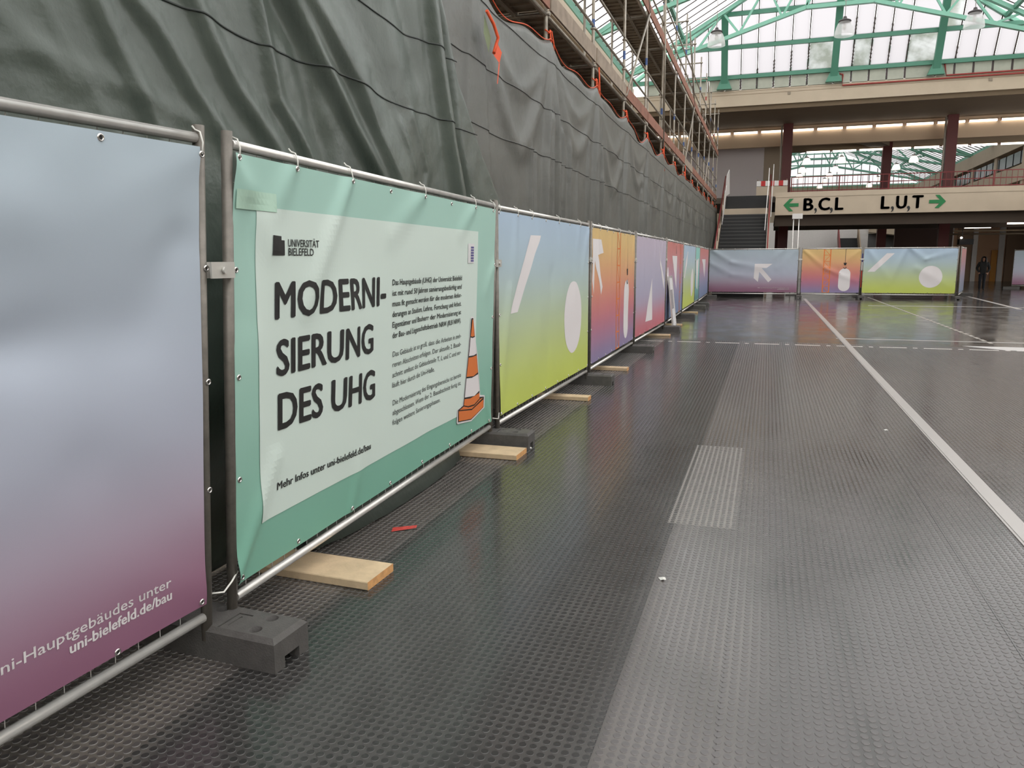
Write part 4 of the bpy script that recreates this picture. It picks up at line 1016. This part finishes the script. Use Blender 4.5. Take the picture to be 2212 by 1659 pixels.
# scraps on the floor
g = MB(); g.add([(-2.0, 3.82, .004), (-1.88, 3.90, .012), (-1.885, 3.925, .02), (-2.01, 3.86, .014)], [(0, 1, 2, 3), (3, 2, 1, 0)]); o = g.build('tape_scrap', mat('red_white_tape', (190, 62, 54), .5, noise_amt=.4, noise_scale=50), None, (-1.95, 3.87, 0)); tag(o, 'scrap of red and white barrier tape behind the nearest board', 'tape scrap')
for i, (x, y, lb) in enumerate(((-1.82, 5.98, 'crumpled clear plastic scrap beside the second fence foot'), (1.1, 7.6, 'tiny white scrap lying on the open floor right of the pale tile'), (-.42, 3.62, 'small white crumb on the floor in front of the pale tile'))):
    g = MB(); n = 7; P = [(x+.018*math.cos(k)*(1+.5*math.sin(k*3)), y+.018*math.sin(k), .003+.006*(k % 2)) for k in range(n)]; g.add(P+[(x, y, .015)], [(k, (k+1) % n, n) for k in range(n)]); o = g.build('plastic_scrap', mat('plastic_scrap', (214, 212, 206), .3), None, (x, y, 0)); tag(o, lb, 'scrap')
# --- part three
# ================================================================== TARPAULINS
def tarp_mat(name, base, hi, rough):
    m = bpy.data.materials.new(name); m.use_nodes = True; nt = m.node_tree; b = nt.nodes['Principled BSDF']
    tc = nt.nodes.new('ShaderNodeTexCoord')
    n = nt.nodes.new('ShaderNodeTexNoise'); n.inputs['Scale'].default_value = 1.7; n.inputs['Detail'].default_value = 6
    nt.links.new(tc.outputs['Object'], n.inputs['Vector'])
    r = nt.nodes.new('ShaderNodeValToRGB'); r.color_ramp.elements[0].position = .3; r.color_ramp.elements[1].position = .7
    r.color_ramp.elements[0].color = lin(base)+(1,); r.color_ramp.elements[1].color = lin(hi)+(1,)
    nt.links.new(n.outputs['Fac'], r.inputs[0]); nt.links.new(r.outputs[0], b.inputs['Base Color'])
    b.inputs['Roughness'].default_value = rough; b.inputs['Specular IOR Level'].default_value = .5
    n2 = nt.nodes.new('ShaderNodeTexNoise'); n2.inputs['Scale'].default_value = 5; n2.inputs['Detail'].default_value = 7; n2.inputs['Roughness'].default_value = .55
    nt.links.new(tc.outputs['Object'], n2.inputs['Vector'])
    bp = nt.nodes.new('ShaderNodeBump'); bp.inputs['Strength'].default_value = .22; bp.inputs['Distance'].default_value = .05
    nt.links.new(n2.outputs['Fac'], bp.inputs['Height']); nt.links.new(bp.outputs[0], b.inputs['Normal'])
    return m
TG = tarp_mat('tarp_shaded_tone', (78, 86, 79), (90, 98, 90), .34)  # same cloth as the far tarp; darker light angle put into the colour
TF = tarp_mat('tarp_lit_tone', (88, 88, 83), (98, 98, 92), .42)  # paler tone of the same cloth, its brighter light put into the colour
seam_m = mat('tarp_seam', (44, 50, 46), .5)
def seg_field(folds):
    # folds: list of (polyline [(y,z)..], amplitude, width, skew)
    data = []
    for P, a, wd, sk in folds:
        for i in range(len(P)-1): data.append((P[i], P[i+1], a, wd, sk))
    return folds
def fold_h(folds, y, z):
    d = 0
    for P, a, wd, sk in folds:
        best = 1e9; side = 0
        for (y0, z0), (y1, z1) in zip(P, P[1:]):
            dy, dz = y1-y0, z1-z0; L = dy*dy+dz*dz
            t = max(0, min(1, ((y-y0)*dy+(z-z0)*dz)/L))
            ey, ez = y-y0-dy*t, z-z0-dz*t; q = ey*ey+ez*ez
            if q < best:
                best = q; side = (ey*(-dz)+ez*dy)
        if best < wd*wd*9:
            w2 = wd*(1.6 if side > 0 else .55) if sk else wd
            d += a*math.exp(-best/(w2*w2))
    return d
def ext(P, top=4.4, bot=0.0):
    (y0, z0), (y1, z1) = P[0], P[1]; k = (y0-y1)/(z0-z1)
    (a0, b0), (a1, b1) = P[-2], P[-1]; k2 = (a1-a0)/(b1-b0)
    return [(y0+k*(top-z0), top)]+P+[(a1+.6*k2*(1.2-b1), 1.2), (a1+.6*k2*(1.2-b1), bot)]
NF = [
 (ext([(2.40, 2.52), (2.47, 2.41), (2.57, 2.26), (2.66, 2.11)]), .034, .055, 1),
 (ext([(2.60, 2.57), (2.69, 2.51), (2.78, 2.42), (2.90, 2.29), (3.05, 2.16)]), .034, .05, 1),
 (ext([(2.96, 2.64), (3.06, 2.51), (3.19, 2.36), (3.37, 2.22), (3.47, 2.14)]), .045, .065, 1),
 (ext([(3.41, 2.79), (3.46, 2.60), (3.53, 2.36), (3.68, 2.23), (3.77, 2.14)]), .040, .05, 1),
 (ext([(3.67, 2.89), (3.94, 2.64), (4.17, 2.44), (4.40, 2.24), (4.58, 2.10)]), .065, .07, 1),
 (ext([(3.61, 2.81), (3.77, 2.66), (3.90, 2.37), (4.01, 2.18)]), -.030, .09, 0),
 (ext([(3.88, 2.92), (4.11, 2.77), (4.36, 2.61), (4.56, 2.35), (4.80, 2.09)]), .075, .12, 1),
 (ext([(4.75, 3.1), (4.95, 2.6), (5.05, 2.1)]), .03, .25, 0),
 (ext([(5.44, 3.43), (5.53, 3.14), (5.74, 2.60), (5.93, 2.09)]), .075, .12, 1),
 (ext([(5.68, 3.48), (5.97, 2.53), (6.21, 2.09)]), -.07, .08, 0),
 ([(1.0, 2.1), (2.2, 2.28), (3.2, 2.12)], .008, .04, 0), ([(1.6, 2.6), (2.3, 2.2)], .012, .05, 0), ([(1.9, 2.9), (2.5, 2.0)], .008, .03, 0),
 ([(5.0, 3.3), (5.25, 2.9)], -.02, .12, 0), ([(5.1, 2.55), (5.4, 2.2), (5.3, 2.0)], .014, .05, 0), ([(4.9, 2.45), (5.1, 2.2)], .016, .05, 0),
]
EDGE = [(0, 8.6), (1.4, 7.75), (2.12, 7.12), (2.47, 6.65), (2.99, 6.10), (3.53, 5.81), (4.4, 5.45)]
def edge_y(z): return float(np.interp(z, [e[0] for e in EDGE], [e[1] for e in EDGE]))
def near_tarp():
    nu, nv = 260, 170; Z0, Z1 = 0.012, 4.35; Y0 = -1.2
    zs = [Z0+(1.7-Z0)*k/30 for k in range(30)]+[1.7+(Z1-1.7)*k/(nv-30) for k in range(nv-30+1)]
    V = []
    def xx(y, z):
        d = fold_h(NF, y, z) if y > 1.2 and z > 1.5 else 0
        d += .012*noise.noise(Vector((y*1.7, z*1.9, 4)))+.005*noise.noise(Vector((y*6, z*5, 9)))
        return -2.44+d-.14*min(1, max(0, (.9-z)/.7))
    for z in zs:
        ye_ = edge_y(z)
        for i in range(nu+1):
            t = i/nu; t = t**.8; y = Y0+(ye_-Y0)*t
            cur = max(0, (t-.985)/.015)
            V.append((xx(y, z)-.03*cur*cur, y, z))
    n1 = nu+1
    F = [(j*n1+i, j*n1+i+1, (j+1)*n1+i+1, (j+1)*n1+i) for j in range(len(zs)-1) for i in range(nu)]
    g = MB(); g.add(V, F, True)
    o = g.build('tarpaulin', TG, None, (-2.44, 3, 0)); tag(o, 'dark green tarpaulin with steep diagonal folds behind the front banners', 'tarpaulin')
    o.modifiers.new('thickness', 'SOLIDIFY').thickness = .003
    for zc, y0, y1 in ((2.63, 1.5, 6.45), (3.12, 3.9, 6.0), (3.64, 1.5, 5.7)):
        s = MB(); P = []
        k = int((y1-y0)/.03)
        vs = []
        for i in range(k+1):
            y = y0+(y1-y0)*i/k; z = zc+.03*noise.noise(Vector((y*1.3, zc, 1)))+(-.03 if 4.2 < y < 5.4 else 0)*math.sin((y-4.2)/1.2*math.pi)
            if y > edge_y(z)-.02: break
            vs += [(xx(y, z)+.0025, y, z+.005), (xx(y, z)+.007, y, z-.004), (xx(y, z)+.002, y, z-.006)]
        m_ = len(vs)//3
        s.add(vs, [(3*i, 3*i+1, 3*i+4, 3*i+3) for i in range(m_-1)]+[(3*i+1, 3*i+2, 3*i+5, 3*i+4) for i in range(m_-1)], True)
        s.build('seam', seam_m, o)
    # hem pushed out under the bottom rail
    h = MB(); vs = []; k = 60
    for i in range(k+1):
        y = 3.4+2.14*i/k; b = math.sin(math.pi*i/k)**.5
        vs += [(-2.5, y, .30), (-2.30+.05*b, y, .14+.02*noise.noise(Vector((y*3, 0, 0)))), (-2.28+.13*b, y, .012+.006*noise.noise(Vector((y*5, 2, 0)))), (-2.40, y, .008)]
    h.add(vs, [(4*i+a, 4*i+a+1, 4*i+a+5, 4*i+a+4) for i in range(k) for a in range(3)], True); h.build('hem', TG, o)
    # orange bound slot near the far edge
    s = MB(); s.tube([(-2.40, 6.62, 3.68), (-2.38, 6.74, 3.60), (-2.36, 6.80, 3.5), (-2.38, 6.80, 3.44), (-2.38, 6.74, 3.36)], .016, 6); s.build('orange_binding', orange_m, o)
    s = MB(); s.add([(-2.37, 6.80, 3.46), (-2.36, 6.9, 3.40), (-2.37, 6.86, 3.30), (-2.38, 6.74, 3.34)], [(0, 1, 2, 3)]); s.add([(-2.37, 6.84, 3.3), (-2.37, 6.87, 3.3), (-2.38, 6.84, 3.12), (-2.38, 6.82, 3.12)], [(0, 1, 2, 3)]); s.build('orange_strap', orange_m, o)
    s = MB(); s.add([(-2.43, 6.64, 3.66), (-2.42, 6.78, 3.5), (-2.42, 6.72, 3.36), (-2.43, 6.62, 3.5)], [(0, 1, 2, 3)]); s.build('lining', mat('olive_lining', (126, 138, 104), .7), o)
near_tarp()
TIES = [9.2+2.57*k for k in range(13)]
def far_tarp():
    rnd = random.Random(5)
    ties = [6.63]+TIES
    folds = []
    for k, y in enumerate(ties):
        for j, a in enumerate((-.75, -.2, .25, .8)):      # long folds fanning down from each tie
            a += rnd.uniform(-.12, .12); L = rnd.uniform(2.0, 3.6)
            folds.append(([(y+a*.04, 4.12), (y+a*.28, 4.12-L*.45), (y+a*.42, 4.12-L)], rnd.uniform(.03, .05), rnd.uniform(.05, .085), 0))
        if k+1 < len(ties):                               # slack swags between ties
            y2 = ties[k+1]
            for dz in ((.5, .95) if k % 2 else (.65, 1.25)):
                P = [(y+(y2-y)*(.06+.88*q/10), 4.0-dz*(1-abs(2*q/10-1)**1.7)-.05) for q in range(11)]
                folds.append((P, rnd.uniform(.02, .036), rnd.uniform(.09, .14), 0))
        for j in range(6):
            yy = y+rnd.uniform(0, 2.5); folds.append(([(yy, 2.9+rnd.uniform(-.3, .4)), (yy+rnd.uniform(-.08, .08), 1.4)], rnd.uniform(.014, .03), rnd.uniform(.035, .06), 0))
    nu, nv = 620, 80; Y0, Y1 = 5.0, 40.6
    tys = np.array(ties)
    def top(y):
        i = np.searchsorted(tys, y)-1
        if i < 0 or i >= len(ties)-1: return 4.12
        t = (y-ties[i])/(ties[i+1]-ties[i]); s_ = (.30, .26, .2, .26, .2, .14, .2, .12, .16, .1, .12, .1, .1)[min(i, 12)]
        return 4.12-s_*4*t*(1-t)*(.7+.3*math.sin(t*7+i))
    buckets = {}
    for f in folds:
        ys = [p[0] for p in f[0]]
        for q in range(int(min(ys)-.5), int(max(ys)+.5)+1): buckets.setdefault(q, []).append(f)
    def xx(y, z):
        d = fold_h(buckets.get(int(y), []), y, z); d = .085*math.tanh(d/.075)
        if y < 17: d *= 1.45
        d *= .12+.88*min(1, max(0, (4.05-z)/.9))
        if y < 7.4: d = min(d, .035)
        return -2.535+d-.08*min(1, max(0, (.8-z)/.6))+.008*noise.noise(Vector((y*1.5, z*2, 7)))
    V = []
    us = [Y0+(Y1-Y0)*(i/nu)**1.35 for i in range(nu+1)]
    for j in range(nv+1):
        for y in us:
            zt = top(y); z = .012+(zt-.012)*(j/nv)**.8
            V.append((xx(y, z)-.04*max(0, j/nv-.985)/.015, y, z))
    n1 = nu+1
    g = MB(); g.add(V, [(j*n1+i, j*n1+i+1, (j+1)*n1+i+1, (j+1)*n1+i) for j in range(nv) for i in range(nu)], True)
    o = g.build('tarpaulin', TF, None, (-2.53, 20, 0)); tag(o, 'long grey green tarpaulin tied below the scaffold deck', 'tarpaulin')
    o.modifiers.new('thickness', 'SOLIDIFY').thickness = .003
    for zc in (2.74, 3.29, 3.83):
        s = MB(); vs = []; k = 500
        for i in range(k+1):
            y = 6.0+(40-6.0)*(i/k)**1.3; z = zc+.02*noise.noise(Vector((y*.9, zc, 3)))
            if z > top(y)-.03: z = top(y)-.03
            vs += [(xx(y, z)+.003, y, z+.006), (xx(y, z)+.008, y, z-.004), (xx(y, z)+.002, y, z-.006)]
        s.add(vs, [(3*i+a, 3*i+a+1, 3*i+a+4, 3*i+a+3) for i in range(k) for a in (0, 1)], True); s.build('seam', mat('far_tarp_seam', (74, 74, 70), .5), o)
    s = MB(); P = [(-2.53, y, top(y)+.004) for y in np.linspace(7.0, 40.4, 420)]; s.tube(P, .006, 5); s.build('orange_edge_cord', orange_m, o)
    for k, y in enumerate(TIES):
        s = MB(); yj = rnd.uniform(-.03, .03)
        s.tube([(-2.575+.035*math.cos(a), y+.035*math.sin(a), 4.2+.02*math.sin(a*2)) for a in np.linspace(0, 6.28, 9)], .009, 5)
        s.tube([(-2.55, y, 4.22), (-2.545, y+.03, 4.1), (-2.535, y+.02+yj, 3.97)], .011, 5)
        L = rnd.uniform(.25, .55); s.tube([(-2.545, y+.06, 4.22), (-2.53, y+.10, 4.1), (-2.53, y+.11+yj, 4.1-L)], .008, 4)
        if k in (1, 4, 6): s.tube([(-2.55, y+.2, 4.42), (-2.54, y+.24, 4.05), (-2.53, y+.25, 3.72)], .012, 4)
        s.build('orange_tie', orange_m, o)
far_tarp()

# ================================================================== SCAFFOLD
def scaffold():
    r = empty('scaffold', (-2.6, 6.63, 0), 'long tube scaffold with timber toe boards above the tarpaulins', 'scaffold')
    ys = [6.63]+TIES; rnd = random.Random(3); XO, XI = -2.6, -3.33; D1, D2 = 4.46, 6.58
    for y in ys:
        zt = 8.75
        for x in (XO, XI):
            g = MB(); g.tube([(x, y, 0), (x, y, zt)], .0242, 8); g.build('standard', tube_m, r)
        for z, m_ in ((5.2+rnd.uniform(-.3, .5), tube_blue), (7.4+rnd.uniform(-.4, .4), tube_blue if rnd.random() > .4 else tube_red)):
            g = MB(); g.tube([(XO, y, z), (XO, y, z+.14)], .0252, 8, False); g.build('colour_band', m_, r)
        for z in (2.3, D1-.06, D2-.06, 8.55):
            g = MB(); g.tube([(XI-.05, y, z), (XO+.05, y, z)], .024, 8); g.build('transom', tube_m, r)
            g = MB(); g.tube([(XO, y, z-.02), (XO, y, z+.02)], .045, 8); g.build('rosette', tube_m, r)
        for z in (7.06, 7.56, 4.92, 5.42):
            g = MB(); g.tube([(XO, y, z-.012), (XO, y, z+.012)], .042, 8); g.build('rosette', tube_m, r)
    for i, (a, b) in enumerate(zip(ys, ys[1:])):
        for z in (D1-.07, D1+.5, D1+1.0, D2-.07, D2+.5, D2+1.0):
            g = MB(); g.tube([(XO, a, z), (XO, b, z)], .0215, 6); g.build('ledger', tube_m, r)
        for z in (D1+1.0, D2+1.0):
            g = MB(); g.tube([(XI, a, z), (XI, b, z)], .0215, 6); g.build('ledger', tube_m, r)
        for z in (D1, D2):
            for x0 in (XO-.04-.32, XO-.04-.66):
                g = MB(); g.box((x0, a+.02, z-.012), (x0+.32, b-.02, z)); g.box((x0, a+.02, z-.065), (x0+.02, b-.02, z-.012)); g.box((x0+.30, a+.02, z-.065), (x0+.32, b-.02, z-.012))
                n = 12
                for q in range(n):
                    yy = a+.1+(b-a-.2)*q/(n-1); g.box((x0+.02, yy-.012, z-.04), (x0+.30, yy+.012, z-.012))
                g.build('deck_plank', deck_m, r)
            g = MB(); t = .012*((i*7) % 3-1); g.hexa([(XO+.030, a+.03, z-.02), (XO+.058, a+.03, z-.02), (XO+.058, b-.03, z-.02), (XO+.030, b-.03, z-.02)], [(XO+.030, a+.03, z+.185+t), (XO+.058, a+.03, z+.185+t), (XO+.058, b-.03, z+.185-t), (XO+.030, b-.03, z+.185-t)])
            g.build('toe_board', toe_grey if (i in (1, 2, 7) and z == D1) else toe_m, r)
        if i in (3, 7, 10):
            g = MB(); g.tube([(XO+.05, a, D1), (XO+.05, b, D2)], .022, 6); g.build('brace', tube_m, r)
            g = MB(); g.tube([(XO+.05, b, D2), (XO+.05, a+.3, 8.5)], .022, 6); g.build('brace', tube_m, r)
        if i == 4:
            g = MB(); g.tube([(XO+.06, b, D1-.2), (XO+.06, b-.35, 8.9)], .026, 8); g.build('brace', tube_m, r)
    for z in (D1+.5, D1+1.0, D2+.5, D2+1.0):
        g = MB(); g.tube([(XI, ys[-1], z), (XO, ys[-1], z)], .0215, 6); g.build('end_rail', tube_m, r)
scaffold()

# ================================================================== LEANING FRAME
def leaning_frame():
    r = empty('display_frame', (-1.95, 17.3, 0), 'narrow aluminium display frame leaning against the fence', 'display frame')
    b0, t0 = Vector((-1.92, 17.22, 0)), Vector((-2.06, 17.22, 1.2)); b1, t1 = Vector((-1.92, 17.80, 0)), Vector((-2.06, 17.80, 1.2))
    for a, c in ((b0, t0), (b1, t1)):
        g = MB(); g.bar(a, c, .035, .03, (0, 1, 0)); g.build('stile', galv, r)
    for k in (.08, .99):
        g = MB(); g.bar(b0.lerp(t0, k), b1.lerp(t1, k), .035, .03); g.build('rail', galv, r)
    g = MB(); n = Vector((.012, 0, .001)); q = [b0.lerp(t0, .1), b1.lerp(t1, .1), b1.lerp(t1, .97), b0.lerp(t0, .97)]; g.hexa([p-n*.3 for p in q], [p+n*.3 for p in q]); g.build('poster', mat('poster_white', (224, 222, 224), .5), r)
    g = MB(); q = [b0.lerp(t0, .4)+Vector((.008, .1, 0)), b0.lerp(t0, .4)+Vector((.008, .48, 0)), b0.lerp(t0, .75)+Vector((.008, .48, 0)), b0.lerp(t0, .75)+Vector((.008, .1, 0))]; g.add(q, [(0, 1, 2, 3)]); g.build('poster_print', mat('poster_grey', (150, 146, 150), .5), r)
leaning_frame()

# ================================================================== PERSON
def person():
    x0, y0 = 10.26, 44.3
    J = {'pel': (0, 0, .92, .135, .10), 'waist': (0, .0, 1.06, .15, .115), 'chest': (0, .0, 1.25, .175, .125), 'neckb': (0, 0, 1.40, .10, .085), 'neck': (0, -.01, 1.47, .052, .052), 'head': (0, -.025, 1.56, .078, .09), 'crown': (0, -.015, 1.635, .055, .065),
         'hl': (-.085, 0, .86, .095, .10), 'kl': (-.095, -.03, .48, .068, .075), 'al': (-.09, .01, .10, .05, .055), 'tl': (-.10, -.13, .045, .042, .04),
         'hr': (.085, 0, .86, .095, .10), 'kr': (.075, .05, .48, .068, .075), 'ar': (.08, .10, .11, .05, .055), 'tr': (.085, -.03, .045, .042, .04),
         'sl': (-.19, 0, 1.36, .075, .08), 'el': (-.27, .04, 1.09, .062, .065), 'wl': (-.17, -.14, .92, .045, .045), 'sr': (.19, 0, 1.36, .075, .08), 'er': (.27, .04, 1.09, .062, .065), 'wr': (.2, -.12, .90, .045, .045)}
    E_ = [('pel', 'waist'), ('waist', 'chest'), ('chest', 'neckb'), ('neckb', 'neck'), ('neck', 'head'), ('head', 'crown'), ('pel', 'hl'), ('hl', 'kl'), ('kl', 'al'), ('al', 'tl'), ('pel', 'hr'), ('hr', 'kr'), ('kr', 'ar'), ('ar', 'tr'), ('chest', 'sl'), ('sl', 'el'), ('el', 'wl'), ('chest', 'sr'), ('sr', 'er'), ('er', 'wr')]
    names = list(J); V = [J[n][:3] for n in names]; ed = [(names.index(a), names.index(b)) for a, b in E_]
    # fingers: five short chains on each wrist
    rad = [J[n][3:] for n in names]
    for side, wn in ((-1, 'wl'), (1, 'wr')):
        w_ = Vector(J[wn][:3]); wi = names.index(wn)
        pi = len(V); V.append(tuple(w_+Vector((.01*-side, -.05, -.05)))); rad.append((.034, .026)); ed.append((wi, pi))
        for f in range(5):
            off = Vector(((f-2)*.016, -.03, -.05)) if f < 4 else Vector((-side*.045, -.03, -.01))
            a = len(V); V.append(tuple(Vector(V[pi])+off)); rad.append((.010, .010)); ed.append((pi, a))
            V.append(tuple(Vector(V[a])+Vector((0, .012, -.03-.006*(f in (1, 2)))))); rad.append((.008, .008)); ed.append((a, a+1))
    me = bpy.data.meshes.new('person'); me.from_pydata(V, ed, [])
    o = bpy.data.objects.new('person', me); C.objects.link(o)
    md = o.modifiers.new('skin', 'SKIN'); md.use_smooth_shade = True
    for i, sv in enumerate(me.skin_vertices[0].data): sv.radius = rad[i]; sv.use_root = (i == 0)
    o.modifiers.new('sub', 'SUBSURF').levels = 2
    dg = bpy.context.evaluated_depsgraph_get(); dg.update()
    m2 = bpy.data.meshes.new_from_object(o.evaluated_get(dg)); bpy.data.objects.remove(o)
    m2.name = 'person'
    coat = mat('black_coat', (24, 23, 22), .8); jean = mat('dark_trousers', (20, 22, 28), .8); skin = mat('skin', (150, 108, 86), .55); shoe = mat('black_shoe', (18, 17, 17), .6)
    m2.materials.clear()
    for mm in (coat, jean, skin, shoe): m2.materials.append(mm)
    for p in m2.polygons:
        c = p.center
        p.material_index = 3 if c.z < .11 else 1 if c.z < .84 and abs(c.x) < .17 else 2 if c.z > 1.45 or (c.z < .90 and abs(c.x) > .12) else 0
    o = bpy.data.objects.new('person', m2); C.objects.link(o); o.location = (x0, y0, 0); o.rotation_euler = (0, 0, -.2)
    z_ = min(v.co.z for v in m2.vertices); o.location.z = -z_+.001
    tag(o, 'person in a black coat with long dark hair walking in the corridor entrance', 'person')
    # long dark hair as one shell falling over the shoulders
    h = MB(); prof = []
    n = 16; rings = [(1.68, .02, .02), (1.665, .07, .075), (1.61, .105, .115), (1.53, .115, .12), (1.42, .135, .12), (1.30, .15, .12), (1.20, .13, .10)]
    vs = []
    for z, rx, ry in rings:
        for k in range(n):
            a = -math.pi*.25+1.5*math.pi*k/(n-1)
            vs.append((rx*math.cos(a), ry*math.sin(a)-.01, z))
    h.add(vs, [(i*n+k, i*n+k+1, (i+1)*n+k+1, (i+1)*n+k) for i in range(len(rings)-1) for k in range(n-1)], True)
    ho = h.build('hair', mat('dark_hair', (22, 18, 16), .5)); ho.parent = o; ho.modifiers.new('thick', 'SOLIDIFY').thickness = .02
    f = MB()
    for sx in (-.03, .03): f.lathe([(0, .008), (.009, .004), (.011, 0), (.009, -.004), (0, -.008)], 8, (sx, -.11, 1.575))
    f.build('eye', mat('eye_dark', (30, 24, 22), .3)).parent = o
    f = MB(); f.hexa([(-.012, -.10, 1.53), (.012, -.10, 1.53), (.012, -.135, 1.525), (-.012, -.135, 1.525)], [(-.006, -.10, 1.575), (.006, -.10, 1.575), (.005, -.112, 1.572), (-.005, -.112, 1.572)]); f.build('nose', skin).parent = o
    f = MB(); f.box((-.025, -.118, 1.498), (.025, -.100, 1.508)); f.build('mouth', mat('lips', (130, 78, 72), .5)).parent = o
person()

# ================================================================== SMALL SITE THINGS at the far end
def light_stand():
    r = empty('work_light', (1.1, 36.2, 0), 'white work light box on two poles behind the cross fence', 'work light')
    for x in (.98, 1.2):
        g = MB(); g.tube([(x, 36.2, 0), (x, 36.2, 3.35)], .025, 6); g.build('pole', galv, r)
    g = MB(); g.box((.92, 36.15, 3.3), (1.34, 36.3, 3.52)); g.build('lamp_box', white_w, r)
    g = MB(); g.box((.8, 36.0, 0), (1.4, 36.4, .08)); g.build('base_plate', rubber, r)
light_stand()
def beacon():
    r = empty('warning_beacon', (3.6, 35, 0), 'slim red white and blue warning beacon between two cross fence panels', 'beacon')
    for k, m_ in enumerate((black_r, mat('beacon_red', (206, 66, 44), .5), mat('beacon_red', (206, 66, 44), .5), white_w, mat('beacon_blue', (40, 52, 120), .5))):
        g = MB(); g.box((3.54, 34.98, .35*k+.05), (3.72, 35.02, .35*(k+1)+.04)); g.build('band', m_, r)
    g = MB(); g.box((3.42, 34.8, 0), (3.84, 35.2, .05)); g.build('base_plate', rubber, r)
beacon()
def hung_sign():
    r = empty('hanging_spotlight', (10.4, 49.5, 3.62), 'dark hanging spotlight box with a small bulb under the lower ceiling', 'spotlight')
    g = MB(); g.box((10.15, 49.4, 2.35), (10.85, 49.9, 2.65)); g.build('housing', black_r, r)
    g = MB(); g.tube([(10.3, 49.6, 2.65), (10.3, 49.6, 3.62)], .02, 6); g.build('hanger', black_r, r)
    g = MB(); g.lathe([(0, .06), (.05, .04), (.06, 0), (.05, -.04), (0, -.06)], 10, (10.22, 49.36, 2.72)); g.build('bulb', lamp_on, r)
hung_sign()
